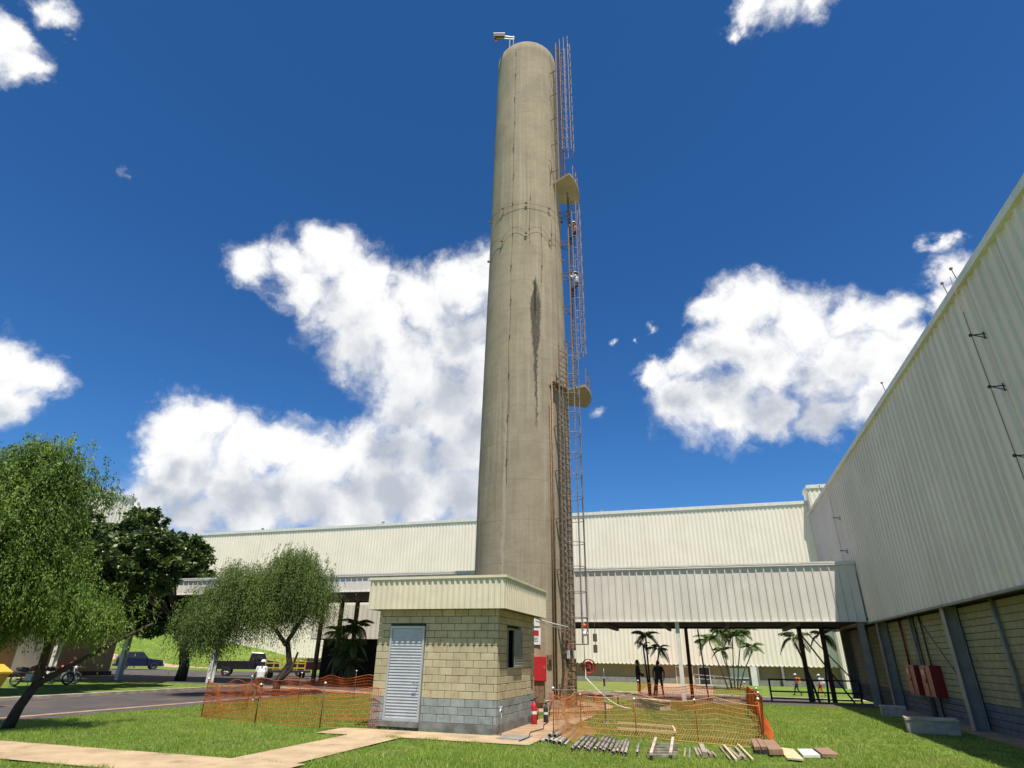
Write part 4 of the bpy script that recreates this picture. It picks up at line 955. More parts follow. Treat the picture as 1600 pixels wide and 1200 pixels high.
mesh_run(tr, [(1.0, 26.2), (-1.2, 27.2), (-3.2, 28.3)], 0.95, w=0.014)
mesh_run(tr, [(-5.2, 20.6), (-4.4, 22.6), (-4.0, 24.0)], 0.8, w=0.013)
for x, y, h in ((-3.92, 16.0, 1.15), (-3.75, 18.55, 0.9), (-2.2, 18.25, 0.85), (-0.6, 17.75, 0.9), (0.92, 17.25, 1.0), (1.12, 20.5, 1.0), (1.25, 23.5, 1.0), (1.0, 26.2, 1.1), (-3.2, 28.3, 1.0)): fence_post(tr, x, y, h, REDO)
mb = MB(); mb.tube([(-3.9, 16.0, 1.12), (-3.0, 20.0, 0.98), (-3.43, 20.88, 0.72), (-1.2, 21.4, 0.82), (1.1, 20.6, 0.98)], 0.006, 5); o = build(mb, 'rope', KERB, loc=(-1, 20, 0.9)); tag(o, 'pale rope strung over the fenced grass plot', 'rope')
# pale timber frame lying inside the plot
t = thing('lath_rectangle', 'thin pale timber frame lying flat on the grass inside the orange net', 'frame', (-2.1, 19.5, 0))
q = [(-3.0, 20.4), (-1.35, 20.0), (-1.2, 18.55), (-2.75, 18.75)]
for i in range(4):
    if i == 3: continue
    a, b = q[i], q[(i+1) % 4]; mb = MB(); mb.bar((*a, 0.09), (*b, 0.09), 0.05); build(mb, 'lath', WOODB, t)

# ------------------------------------------------------------------ scaffold tubes, sticks and boards on the lawn
def tube_thing(a, b, r, label, group, m=PIPEM, z=None, bands=0, name='scaffold_tube'):
    z = r+0.03 if z is None else z; a = Vector((*a, z)); b = Vector((*b, z+0.01))
    t = thing(name, label, 'tube', tuple((a+b)/2-Vector((0, 0, r))), group)
    d = (b-a).normalized(); mb = MB(); s = d.orthogonal().normalized(); u = d.cross(s); n = 10
    vs = []
    for p, rr in ((a, r), (b, r), (b, r*0.8), (a, r*0.8)):
        for k in range(n): vs.append(p+(s*math.cos(2*math.pi*k/n)+u*math.sin(2*math.pi*k/n))*rr)
    mb.add(vs, [((i*n+k), (i*n+(k+1) % n), ((i+1) % 4*n+(k+1) % n), ((i+1) % 4*n+k)) for i in range(4) for k in range(n)], 0, True)
    build(mb, 'tube', m, t)
    for i in range(bands):
        p = a.lerp(b, (i+0.5)/bands); mb = MB(); mb.tube([p-d*0.055, p+d*0.055], r*1.28, 10); build(mb, 'coupler', STEELD if i % 2 == 0 else GALV, t)
    return t
GA = 'thick steel tubes heaped beside the concrete pad'
A_ = [((-4.10,15.45),(-4.16,17.1),.045,.05),((-4.00,15.6),(-4.22,18.0),.05,.06),((-3.88,15.5),(-4.05,18.3),.055,.06),((-3.96,15.75),(-4.10,18.5),.05,.155),((-3.76,15.35),(-3.98,18.5),.055,.06),((-3.82,15.7),(-3.94,18.2),.05,.16),((-3.62,15.3),(-3.86,18.2),.055,.06),((-3.48,15.25),(-3.72,17.9),.03,.04)]
LA = ['short thick steel tube at the pad edge, leftmost of the heap','rusty thick tube lying against the pad edge','thick grey tube low in the middle of the left heap','thick grey tube resting on top of the left heap','thick grey tube at the right of the heap bottom','second raised tube crossing the left heap','fat tube at the right side of the left heap','thin tube lying along the right side of the left heap']
for (a, b, r, z), l in zip(A_, LA): tube_thing(a, b, r, l, GA, z=z)
GB = 'short coupled tubes laid side by side on the lawn'
xs = [-3.20, -3.08, -2.96, -2.84, -2.72, -2.62, -2.51, -2.40]
names = ['leftmost', 'second from left', 'third from left', 'fourth from left', 'fourth from right', 'third from right', 'second from right', 'rightmost']
for i, x in enumerate(xs):
    tube_thing((x+0.04, 14.5+0.12*(i % 3)), (x-0.12, 17.0-0.15*(i % 4)), 0.033, names[i]+' of the eight banded steel tubes lying side by side on the lawn', GB, bands=5, m=PIPEM if i % 3 else GREYP)
GC = 'four small tubes beside the banded ones'
for i, (a, b) in enumerate([((-2.24,14.3),(-2.36,16.1)),((-2.18,14.45),(-2.28,16.2)),((-2.07,14.34),(-2.23,16.5)),((-1.98,14.3),(-2.14,16.2))]):
    tube_thing(a, b, 0.034, ['leftmost', 'second from left', 'third from left', 'rightmost'][i]+' of the four short tubes between the banded tubes and the stick grid', GC, bands=2 if i < 2 else 0)
tube_thing((-1.76, 14.5), (-1.88, 15.9), 0.03, 'single short tube alone between the tube rows and the stick grid', None, m=GALV)
GE = 'pale square bars laid as a grid'
E_ = [((-1.60,16.05),(-1.00,16.25)),((-1.57,15.5),(-1.00,15.7)),((-1.56,15.0),(-0.97,15.3)),((-1.55,14.6),(-0.96,14.85)),((-1.54,14.2),(-0.96,14.45))]
for i, (a, b) in enumerate(E_):
    mb = MB(); mb.bar((*a, 0.06), (*b, 0.06), 0.075, 0.05); o = build(mb, 'flat_bar', PIPEM, loc=(a[0], a[1], 0)); tag(o, ['farthest', 'second farthest', 'middle', 'second nearest', 'nearest'][i]+' crossbar of the pale stick grid on the lawn', 'bar', GE)
for i, (a, b) in enumerate((((-1.42, 14.0), (-1.55, 16.7)), ((-1.05, 14.2), (-1.16, 16.9)))):
    mb = MB(); mb.bar((*a, 0.12), (*b, 0.12), 0.06, 0.05); o = build(mb, 'flat_bar', KERB, loc=(a[0], a[1], 0)); tag(o, ['left', 'right'][i]+' long bar lying across the pale stick grid', 'bar', GE)
GW = 'short weathered sticks near the boards'
for i, (a, b, w) in enumerate([((-0.84,15.9),(-0.80,14.5),.03),((-0.74,15.9),(-0.70,14.4),.03),((-0.63,15.83),(-0.53,14.67),.05),((-0.56,15.85),(-0.46,14.8),.05),((-0.50,16.2),(-0.40,14.75),.10),((-0.40,15.6),(-0.28,14.9),.06),((-0.28,15.5),(-0.18,14.8),.04)]):
    mb = MB(); mb.bar((*a, w/2+.02), (*b, w/2+.02), w); o = build(mb, 'timber_stick', TIMB if i != 1 else GALV, loc=(a[0], a[1], 0)); tag(o, ['thin left', 'thin second', 'narrow third', 'fourth', 'thickest dark', 'sixth short', 'rightmost thin'][i]+' stick in the small group left of the slanting laths', 'stick', GW)
GH = 'long thin laths slanting on the lawn'
for i, (a, b, w) in enumerate([((-0.10,16.45),(0.09,14.56),.03),((0.0,16.59),(0.20,14.46),.05),((0.09,16.15),(0.26,14.71),.055),((0.24,16.41),(0.38,14.76),.05),((0.32,17.04),(0.52,14.67),.04),((0.33,15.6),(0.30,14.9),.05)]):
    mb = MB(); mb.bar((*a, w/2+.02), (*b, w/2+.02), w); o = build(mb, 'timber_lath', WOODB if i in (1, 4) else TIMB, loc=(a[0], a[1], 0)); tag(o, ['leftmost grey', 'pale second', 'third grey', 'fourth grey', 'rightmost pale, longest', 'short loose'][i]+' lath among the slanting laths left of the boards', 'lath', GH)
GBD = 'boards laid out flat on the lawn'
BD = [([(.63,17.18),(.74,17.30),(.75,15.81),(.62,15.67)], .10, .16, WOODA, 'narrow brown plank, leftmost of the flat boards'),([(.76,17.35),(.86,17.33),(.885,15.87),(.765,15.73)], .10, .16, WOODA, 'second narrow brown plank beside the first'),
 ([(.88,17.29),(1.15,17.32),(1.19,15.59),(.90,15.45)], .05, .15, WOODA, 'wide brown board beside the two narrow planks'),([(1.17,16.82),(1.48,16.62),(1.51,15.02),(1.20,15.11)], .03, .06, WOODB, 'pale yellow plywood board in the middle of the flat boards'),
 ([(1.56,16.58),(1.88,16.73),(1.91,15.71),(1.56,15.58)], .02, .07, WHITE, 'small white board between the pale and the last brown one'),([(1.92,16.78),(2.26,16.93),(2.28,15.82),(1.95,15.74)], .03, .09, WOODA, 'small brown board, rightmost of the flat boards')]
for p, z0, z1, m, l in BD:
    mb = MB(); mb.prism(list(reversed(p)), z0, z1, 0); o = build(mb, 'plywood_board', m, loc=(p[0][0], p[0][1], 0)); tag(o, l, 'board', GBD)
mb = MB(); mb.box(.66, 1.2, 15.9, 15.98, .0, .10); mb.box(.66, 1.2, 17.0, 17.08, .0, .10); o = build(mb, 'support_batten', TIMB, loc=(.9, 16.5, 0)); tag(o, 'dark battens holding the brown boards off the grass', 'batten')

# low concrete benches / manhole blocks
GM = 'low pale concrete blocks on the lawn'
def cblock(pts, h, label, lid=True):
    cx = sum(p[0] for p in pts)/4; cy = sum(p[1] for p in pts)/4; t = thing('concrete_block', label, 'block', (cx, cy, 0), GM)
    mb = MB(); mb.prism(pts, -0.05, h); build(mb, 'body', CEMB, t)
    if lid:
        q = [(cx+(x-cx)*1.04, cy+(y-cy)*1.08) for x, y in pts]; mb = MB(); mb.prism(q, h+0.002, h+0.06); build(mb, 'lid', KERB, t)
def rect(ax, ay, bx, by, w):
    d = Vector((bx-ax, by-ay)); n = Vector((-d.y, d.x)).normalized()*w; return [(ax, ay), (bx, by), (bx+n.x, by+n.y), (ax+n.x, ay+n.y)]
cblock(rect(-3.35, 28.2, -2.25, 26.9, 0.5), 0.30, 'long concrete block nearest the orange net behind the scaffold jack')
cblock(rect(-5.0, 33.0, -3.7, 32.7, 0.45), 0.30, 'concrete block in front of the two standing men')
cblock(rect(-0.25, 32.1, 0.9, 31.9, 0.5), 0.32, 'concrete block right of the white canopy column')
cblock(rect(5.20, 22.3, 6.45, 22.1, 0.7), 0.34, 'concrete block in front of the red cabinets near the right wall')
cblock(rect(5.9, 28.5, 6.7, 28.4, 0.6), 0.30, 'concrete block on the grass edge far down the right wall')

# ------------------------------------------------------------------ people
def person(name_lbl, loc, yaw, J, clothes, scale=1.0, cap=None, group=None, extras=None, vox=0.012, fine_hands=True):
    """J joint positions (x right, y forward, z up). One continuous body grown by voxel remesh."""
    segs = []                      # (a, b, ra, rb, tag)
    def S(a, b, ra, rb, tg): segs.append((Vector(J[a]) if isinstance(a, str) else Vector(a), Vector(J[b]) if isinstance(b, str) else Vector(b), ra, rb, tg))
    top, low, shoe, skin, hair = 'top', 'low', 'shoe', 'skin', 'hair'
    pel, ch, nk, hd = Vector(J['pelvis']), Vector(J['chest']), Vector(J['neck']), Vector(J['head'])
    side = (Vector(J['shR'])-Vector(J['shL'])).normalized(); fwd = (nk-pel).normalized().cross(side)*-1
    if fwd.dot(Vector((0, 1, 0))) < 0 and J.get('face', 1) > 0: fwd = -fwd
    for s in (-1, 1):
        S(pel+side*0.07*s, ch+side*0.085*s, 0.105, 0.115, top); S(ch+side*0.08*s, nk+side*0.085*s-Vector((0, 0, .06)), 0.115, 0.075, top)
    S('pelvis', 'chest', 0.11, 0.12, top); S(nk-Vector((0, 0, .05)), nk+(hd-nk)*0.5, 0.055, 0.05, skin)
    S(pel+side*0.06, pel-side*0.06, 0.115, 0.115, low)
    hf = Vector(J.get('look', fwd)).normalized(); hu = (hd-nk).normalized()
    S(hd+hu*0.03-hf*0.012, hd-hu*0.0+hf*0.01, 0.088, 0.080, skin); S(hd-hu*0.03+hf*0.03, hd-hu*0.065+hf*0.045, 0.062, 0.045, skin)
    S(hd+hf*0.085, hd-hu*0.028+hf*0.108, 0.012, 0.017, skin)
    hs = side
    for s in (-1, 1): S(hd+hs*0.085*s-hu*0.01, hd+hs*0.088*s-hu*0.035, 0.018, 0.014, skin)
    S(hd-hf*0.02+hu*0.045, hd-hf*0.045+hu*0.0, 0.088, 0.085, hair)
    for q, s in (('R', 1), ('L', -1)):
        S('sh'+q, 'el'+q, 0.060, 0.047, top if clothes.get('sleeve', 'short') == 'long' else top+'/'+skin); S('el'+q, 'wr'+q, 0.042, 0.028, top if clothes.get('sleeve') == 'long' else skin)
        w = Vector(J['wr'+q]); e = Vector(J['el'+q]); d = (w-e).normalized(); sd = side*s
        pal = w+d*0.075; S(w, pal, 0.027, 0.030, skin); lat = d.cross(sd).normalized(); lat = lat if lat.length else Vector((0, 1, 0))
        S(w+d*0.05-lat*0.022, w+d*0.085-lat*0.026, 0.022, 0.018, skin); S(w+d*0.05+lat*0.022, w+d*0.085+lat*0.026, 0.022, 0.018, skin)
        for i, (o_, l_) in enumerate(((-0.036, 0.060), (-0.012, 0.078), (0.012, 0.082), (0.036, 0.070))):
            b0 = pal+lat*o_; k = b0+d*l_*0.5; S(b0, k, 0.0105, 0.0100, skin); S(k, k+(d*0.8-sd*0.6).normalized()*l_*0.55, 0.0100, 0.009, skin)
        S(w+d*0.03+lat*0.025, w+d*0.075+lat*0.062, 0.013, 0.011, skin); S(w+d*0.075+lat*0.062, w+d*0.105+lat*0.064-sd*0.01, 0.011, 0.010, skin)
        S('hip'+q, 'kn'+q, 0.092, 0.062, low); S('kn'+q, 'an'+q, 0.060 if clothes.get('leg') != 'short' else 0.055, 0.044, low if clothes.get('leg') != 'short' else skin)
        a = Vector(J['an'+q]); toe = Vector(J['toe'+q]); S(a, a-Vector((0, 0, 0.03)), 0.045, 0.045, shoe); S(a-Vector((0, 0, .04)), toe, 0.044, 0.036, shoe)
    for e in (extras or []): segs.append((Vector(e[0]), Vector(e[1]), e[2], e[3], e[4]))
    bm = MB()
    for a, b, ra, rb, tg in segs:
        d = b-a; L = max(d.length, 1e-4); d = d.normalized() if d.length > 1e-5 else Vector((0, 0, 1)); pts = []; rr = []
        for k in range(4): th = math.pi/2*k/4; pts.append(a-d*ra*math.cos(th)); rr.append(max(ra*math.sin(th), 0.0005))
        pts += [a, a.lerp(b, 0.5), b]; rr += [ra, (ra+rb)/2, rb]
        for k in range(3, -1, -1): th = math.pi/2*k/4; pts.append(b+d*rb*math.cos(th)); rr.append(max(rb*math.sin(th), 0.0005))
        # constant frame tube
        s_ = d.orthogonal().normalized(); u_ = d.cross(s_); n = 10; vs = []
        for p, r_ in zip(pts, rr): vs += [p+(s_*math.cos(2*math.pi*i/n)+u_*math.sin(2*math.pi*i/n))*r_ for i in range(n)]
        m_ = len(pts); bm.add(vs, [(i*n+k, i*n+(k+1) % n, (i+1)*n+(k+1) % n, (i+1)*n+k) for i in range(m_-1) for k in range(n)]+[tuple(reversed(range(n))), tuple((m_-1)*n+k for k in range(n))])
    me = bpy.data.meshes.new('tmp'); me.from_pydata([tuple(v) for v in bm.v], [], bm.f); me.update(); to = bpy.data.objects.new('tmp', me); COL.objects.link(to)
    md = to.modifiers.new('r', 'REMESH'); md.mode = 'VOXEL'; md.voxel_size = vox; md.use_smooth_shade = True
    ms = to.modifiers.new('s', 'SMOOTH'); ms.factor = 0.5; ms.iterations = 1
    dg = bpy.context.evaluated_depsgraph_get(); body = bpy.data.meshes.new_from_object(to.evaluated_get(dg)); bpy.data.objects.remove(to); bpy.data.meshes.remove(me)
    body.name = 'body'; body.materials.clear()
    order = ['top', 'low', 'shoe', 'skin', 'hair', 'eye', 'trim']
    mm = {'top': clothes['top'], 'low': clothes['low'], 'shoe': clothes.get('shoe', BLACK), 'skin': SKIND, 'hair': HAIR, 'eye': BLACK, 'trim': clothes.get('trim', REDP)}
    for k in order: body.materials.append(mm[k])
    n = len(body.polygons); cc = np.empty(n*3); body.polygons.foreach_get('center', cc); cc = cc.reshape(-1, 3)
    best = np.full(n, 1e9); idx = np.zeros(n, int)
    for a, b, ra, rb, tg in segs:
        A = np.array(a); B = np.array(b); d = B-A; L2 = max(d@d, 1e-9); t_ = np.clip(((cc-A)@d)/L2, 0, 1); dist = np.linalg.norm(cc-(A+t_[:, None]*d), axis=1)-(ra+(rb-ra)*t_)
        tgi = order.index(tg.split('/')[0])*np.ones(n, int)
        if '/' in tg: tgi = np.where(t_ > 0.62, order.index(tg.split('/')[1]), tgi)
        sel = dist < best; best = np.where(sel, dist, best); idx = np.where(sel, tgi, idx)
    for s in (-1, 1):
        e = np.array(hd+hf*0.085+hs*0.032*s+hu*0.012); idx = np.where(np.linalg.norm(cc-e, axis=1) < 0.014, 5, idx)
    body.polygons.foreach_set('material_index', idx.astype(np.int32)); body.polygons.foreach_set('use_smooth', np.ones(n, bool)); body.update()
    r = thing('person', name_lbl, 'person', loc, group); r.rotation_euler = (0, 0, yaw); r.scale = (scale,)*3
    o = bpy.data.objects.new('body', body); COL.objects.link(o); o.parent = r
    def child(mb, nm, m):
        me2 = bpy.data.meshes.new(nm); me2.from_pydata([tuple(v) for v in mb.v], [], mb.f); me2.materials.append(m); me2.polygons.foreach_set('use_smooth', mb.sm); me2.update()
        q = bpy.data.objects.new(nm, me2); COL.objects.link(q); q.parent = r; return q
    if cap:
        kind, m = cap; c = MB(); rot = Matrix((hs, hf, hu)).transposed() if True else None
        base = MB(); rad = 0.112 if kind == 'cap' else 0.135
        base.lathe((0, 0, 0), [(rad, 0.0), (rad*0.98, 0.035), (rad*0.82, 0.08), (rad*0.5, 0.112), (0.001, 0.122)], 18)
        if kind == 'cap': base.add([(-0.085, 0.07, 0.005), (0.085, 0.07, 0.005), (0.07, 0.19, -0.015), (-0.07, 0.19, -0.015), (-0.085, 0.07, 0.02), (0.085, 0.07, 0.02), (0.07, 0.19, 0.0), (-0.07, 0.19, 0.0)], [(0,3,2,1),(4,5,6,7),(0,1,5,4),(1,2,6,5),(2,3,7,6),(3,0,4,7)])
        else: base.lathe((0, 0, 0), [(rad, -0.005), (rad+0.025, -0.008), (rad+0.025, 0.006), (rad, 0.012)], 18)
        base.v = [tuple(hd+hu*0.045-hf*0.012+hs*x+hf*y+hu*z) for x, y, z in base.v]; child(base, 'cap' if kind == 'cap' else 'helmet', m)
    return r, child
def stand(**k):
    J = dict(pelvis=(0,0,.95), chest=(0,.01,1.22), neck=(0,0,1.46), head=(0,.02,1.62), shR=(.185,0,1.41), shL=(-.185,0,1.41), elR=(.25,-.03,1.13), elL=(-.25,-.03,1.13), wrR=(.26,.05,.88), wrL=(-.26,.05,.88),
      hipR=(.09,0,.92), hipL=(-.09,0,.92), knR=(.11,.03,.50), knL=(-.11,.03,.50), anR=(.12,0,.085), anL=(-.12,0,.085), toeR=(.15,.15,.037), toeL=(-.15,.15,.037)); J.update(k); return J
WALK = stand(knR=(.10,.20,.54), anR=(.10,.30,.10), toeR=(.11,.45,.06), knL=(-.10,.02,.50), anL=(-.10,-.26,.12), toeL=(-.11,-.13,.037), elR=(.24,-.14,1.15), wrR=(.25,-.12,.90), elL=(-.24,.08,1.14), wrL=(-.24,.25,.95))
C_WHITE = cloth('white', (0.72, 0.72, 0.74)); C_DARK = cloth('charcoal', (0.03, 0.03, 0.035)); C_BROWN = cloth('brown', (0.10, 0.05, 0.035)); C_RED = cloth('red', (0.45, 0.02, 0.03)); C_NAVY = cloth('navy', (0.02, 0.025, 0.05)); C_PINK = cloth('rose', (0.35, 0.16, 0.14)); C_ORANGE = cloth('orange', (0.75, 0.25, 0.05)); C_KHAKI = cloth('khaki', (0.25, 0.2, 0.14))
person('person in white cap, white T-shirt and dark shorts walking behind the orange net', (-18.5, 23.3, 0.0), R(28), stand(chest=(0,.03,1.22), neck=(0,.05,1.45), head=(0,.11,1.60), wrR=(.2,.2,1.02), elR=(.25,.02,1.14), knR=(.11,.10,.5), anR=(.11,.12,.09), toeR=(.12,.27,.037), anL=(-.11,-.16,.1), toeL=(-.11,-.01,.037)),
    dict(top=C_WHITE, low=C_BROWN, leg='short', shoe=C_WHITE), scale=0.91, cap=('cap', C_WHITE))
person('person in dark clothes standing in profile left of the slim palm', (-4.15, 36.9, TZ(-4.15, 36.9)), R(-70), stand(wrR=(.10,.22,1.05), elR=(.25,.0,1.13), wrL=(-.10,.2,1.0), elL=(-.25,.0,1.13)), dict(top=C_DARK, low=C_BROWN, sleeve='long'), scale=1.05)
person('person in dark T-shirt standing with back turned right of the slim palm', (-2.98, 36.5, TZ(-3, 36.5)), R(10), stand(elR=(.29,-.05,1.15), elL=(-.29,-.05,1.15), hipR=(.1,0,.92), anR=(.17,0,.085), anL=(-.17,0,.085), knR=(.14,.03,.5), knL=(-.14,.03,.5), toeR=(.22,.14,.037), toeL=(-.22,.14,.037)), dict(top=C_DARK, low=C_BROWN), scale=1.03, vox=0.011)
def backpack(child, m):
    b = MB(); b.obox((0, -0.235, 1.24), (0.15, 0.10, 0.21), 0); b.obox((0, -0.345, 1.16), (0.11, 0.03, 0.11), 0); child(b, 'backpack', m)
    for s in (-1, 1):
        b = MB(); b.tube([(0.09*s, -0.15, 1.44), (0.10*s, 0.02, 1.485), (0.10*s, 0.125, 1.38), (0.11*s, 0.12, 1.2), (0.12*s, -0.1, 1.06)], 0.018, 5); child(b, 'strap', m)
    b = MB(); b.obox((0, -0.342, 1.33), (0.10, 0.02, 0.05), 0); child(b, 'top_pocket', m)
r_, ch_ = person('person walking left with an orange backpack beyond the black handrail', (6.74, 62.6, TZ(6.7, 62.6)), R(95), WALK, dict(top=C_PINK, low=C_NAVY), scale=0.97, cap=('cap', C_WHITE)); backpack(ch_, C_ORANGE)
r_, ch_ = person('second walker, in white top and red shorts, behind the one with the orange backpack', (8.6, 62.4, TZ(8, 62.6)), R(95), WALK, dict(top=C_WHITE, low=C_RED), scale=0.97, cap=('cap', C_WHITE)); backpack(ch_, C_WHITE)
person('person in red shirt sitting among the motorcycles at far left', (-38.0, 30.0, 0.0), R(-60), stand(pelvis=(0,0,.62), chest=(0,.08,.88), neck=(0,.14,1.10), head=(0,.18,1.26), shR=(.185,.12,1.06), shL=(-.185,.12,1.06), elR=(.25,.25,.84), elL=(-.25,.25,.84), wrR=(.18,.46,.84), wrL=(-.18,.46,.84), hipR=(.09,0,.6), hipL=(-.09,0,.6), knR=(.16,.42,.58), knL=(-.16,.42,.58), anR=(.15,.40,.12), anL=(-.15,.40,.12), toeR=(.17,.54,.05), toeL=(-.17,.54,.05)), dict(top=C_RED, low=C_NAVY), scale=1.05)
# climbers on the middle ladder (they face the shaft)
CL = stand(pelvis=(0,-.16,.92), chest=(0,-.17,1.18), neck=(0,-.14,1.42), head=(0,-.12,1.58), shR=(.185,-.13,1.37), shL=(-.185,-.13,1.37), elR=(.27,.0,1.58), wrR=(.19,.12,1.82), elL=(-.28,.05,1.22), wrL=(-.19,.14,1.42),
  hipR=(.09,-.14,.89), hipL=(-.09,-.14,.89), knR=(.15,.12,.72), anR=(.12,-.02,.38), toeR=(.12,.13,.36), knL=(-.12,.0,.48), anL=(-.11,-.05,.09), toeL=(-.11,.11,.06), look=(0, 1, .25))
n14 = tdir(14); yawc = math.atan2(-n14.y, -n14.x)-math.pi/2
for zc, lab, tp in ((23.5, 'upper climber with white helmet inside the middle ladder cage', C_PINK), (19.9, 'lower climber with white helmet inside the middle ladder cage', C_WHITE)):
    p = tpos(14, 2.80, zc); r_, ch_ = person(lab, tuple(p), yawc, CL, dict(top=tp, low=C_DARK, sleeve='long'), scale=1.02, cap=('helmet', LAMPW), group='climbers on the tower ladder')
    b = MB(); b.tube([(0.13*math.cos(k*.5), -0.16+0.13*math.sin(k*.5), .98) for k in range(14)], 0.025, 5); 
    for s in (-1, 1): b.tube([(0.1*s, -.04, .98), (0.1*s, -.05, 1.3), (0.1*s, -.16, 1.45), (0.05*s, -.30, 1.2), (0, -.29, .98)], 0.018, 5)
    ch_(b, 'safety_harness', REDP)

# ------------------------------------------------------------------ vehicles at left
def prof_car(name, label, cat, loc, yaw, L, Wd, prof, glass, wheels, paint, wr=0.36, group=None):
    t = thing(name, label, cat, loc, group)
    def tf(mb):
        c, s = math.cos(yaw), math.sin(yaw); mb.v = [(loc[0]+x*c-y*s, loc[1]+x*s+y*c, loc[2]+z) for x, y, z in mb.v]; return mb
    n = len(prof); mb = MB(); vs = []
    for sgn, ins in ((-1, 0), (-1, 1), (1, 1), (1, 0)):
        for x, z in prof:
            tumb = 0.16*max(0, (z-0.95))/0.6; w = Wd/2-(0.0 if ins else 0.05)-tumb; k = 0.96 if not ins else 1.0
            vs.append((x*(0.985 if not ins else 1.0), sgn*w*(1 if ins else 1.0), z if ins else 0.9*(z-0.3)*1.0+0.3+0.03))
    # order: side rounding ring 0 (outer face slightly shrunk), ring1, ring2, ring3
    ring = lambda i: [i*n+k for k in range(n)]
    vs0 = []
    for i, (sgn, shrink) in enumerate(((-1, 0.06), (-1, 0.0), (1, 0.0), (1, 0.06))):
        for x, z in prof:
            tumb = 0.16*max(0, (z-0.95))/0.6; yy = sgn*((Wd/2 if shrink else Wd/2-0.05)-tumb)
            cx, cz = L*0.0, 0.8; vs0.append((x-(x-cx)*shrink*0.25, yy, z-(z-cz)*shrink))
    fs = []
    for i in range(3):
        for k in range(n): fs.append((i*n+k, i*n+(k+1) % n, (i+1)*n+(k+1) % n, (i+1)*n+k))
    fs += [tuple(reversed(range(n))), tuple(3*n+k for k in range(n))]
    mb.add(vs0, fs, 0); build(tf(mb), 'body', paint, t)
    for nm, quads in glass.items():
        for q in quads:
            m2 = MB(); m2.add(q, [tuple(range(len(q)))]); build(tf(m2), nm, GLASSD, t)
    for x in wheels:
        for s in (-1, 1):
            m2 = MB(); y0, y1 = s*(Wd/2-0.22), s*(Wd/2+0.02); k = 20; vs = []
            for y in (y0, y1):
                for r in (wr, wr*0.62):
                    vs += [(x+r*math.cos(2*math.pi*i/k), y, wr+r*math.sin(2*math.pi*i/k)) for i in range(k)]
            f = []
            for i in range(k):
                j = (i+1) % k; f += [(i, j, 2*k+j, 2*k+i), (k+i, k+j, j, i), (2*k+i, 2*k+j, 3*k+j, 3*k+i), (k+i, 3*k+i, 3*k+j, k+j)]
            m2.add(vs, f, 0); w = build(tf(m2), 'wheel', BLACK, t)
            m3 = MB(); yr = s*(Wd/2-0.03); m3.add([(x+wr*0.6*math.cos(2*math.pi*i/k), yr+(-s*0.05 if i % 4 < 2 else 0), wr+wr*0.6*math.sin(2*math.pi*i/k)) for i in range(k)]+[(x, yr-s*0.02, wr)], [(i, (i+1) % k, k) for i in range(k)]); build(tf(m3), 'rim', GALV, w)
    for s in (-1, 1):
        m2 = MB(); m2.obox((L/2-0.03, s*(Wd/2-0.28), 0.78), (0.05, 0.16, 0.08), 0); build(tf(m2), 'headlight', LAMPW, t)
        m2 = MB(); m2.obox((-L/2+0.03, s*(Wd/2-0.18), 0.88), (0.04, 0.08, 0.14), 0); build(tf(m2), 'tail_light', REDP, t)
        m2 = MB(); m2.obox((L*0.13, s*(Wd/2+0.06), 1.12), (0.06, 0.10, 0.08), 0); build(tf(m2), 'mirror', paint, t)
    m2 = MB(); m2.obox((L/2+0.01, 0, 0.45), (0.08, Wd/2-0.05, 0.10), 0); m2.obox((-L/2-0.01, 0, 0.45), (0.08, Wd/2-0.05, 0.10), 0); build(tf(m2), 'bumper', BLACK, t)
    return t
SUVP = [(-2.25, .35), (2.22, .35), (2.28, .60), (2.20, .95), (1.25, 1.05), (.75, 1.12), (.15, 1.72), (-.1, 1.78), (-1.9, 1.76), (-2.25, 1.10), (-2.30, .6)]
def suv_glass(Wd):
    g = {'side_window': [], 'windscreen': [[(.70, -Wd/2+.16, 1.17), (.70, Wd/2-.16, 1.17), (.18, Wd/2-.26, 1.70), (.18, -Wd/2+.26, 1.70)]]}
    for s in (-1, 1):
        for x0, x1, x2, x3 in ((.58, -.40, -.40, .12), (-.48, -1.35, -1.35, -.48), (-1.43, -2.0, -1.82, -1.43)):
            q = [(x0, s*(Wd/2+0.006-0.045), 1.14), (x1, s*(Wd/2+0.006-0.045), 1.14), (x2, s*(Wd/2+0.006-0.17), 1.64), (x3, s*(Wd/2+0.006-0.17), 1.64)]
            g['side_window'].append(q if s > 0 else q[::-1])
    return g
prof_car('parked_car', 'dark blue off-road car parked behind the pale columns at left', 'car', (-60.4, 55.6, 0.0), R(55), 4.6, 1.9, SUVP, suv_glass(1.9), (1.42, -1.42), CARB)
TRP = [(-2.6, .55), (2.5, .55), (2.6, .8), (2.5, 1.15), (1.6, 1.25), (1.2, 1.85), (.2, 1.9), (.05, 1.2), (-2.6, 1.18)]
def tr_glass(Wd):
    g = {'side_window': [], 'windscreen': [[(1.56, -Wd/2+.18, 1.32), (1.56, Wd/2-.18, 1.32), (1.23, Wd/2-.26, 1.80), (1.23, -Wd/2+.26, 1.80)]]}
    for s in (-1, 1):
        q = [(1.35, s*(Wd/2-.05), 1.3), (.25, s*(Wd/2-.05), 1.3), (.3, s*(Wd/2-.15), 1.75), (1.1, s*(Wd/2-.15), 1.75)]; g['side_window'].append(q if s > 0 else q[::-1])
    return g
prof_car('pickup_truck', 'dark pickup parked in the shade left of the weeping tree trunk', 'pickup', (-38.8, 47.0, TZ(-38.8, 47)), R(35), 5.2, 1.9, TRP, tr_glass(1.9), (1.6, -1.6), mat('black_car_paint', (0.012, 0.010, 0.010), (0.02, 0.015, 0.015), 3.0, 0.3), 0.38)
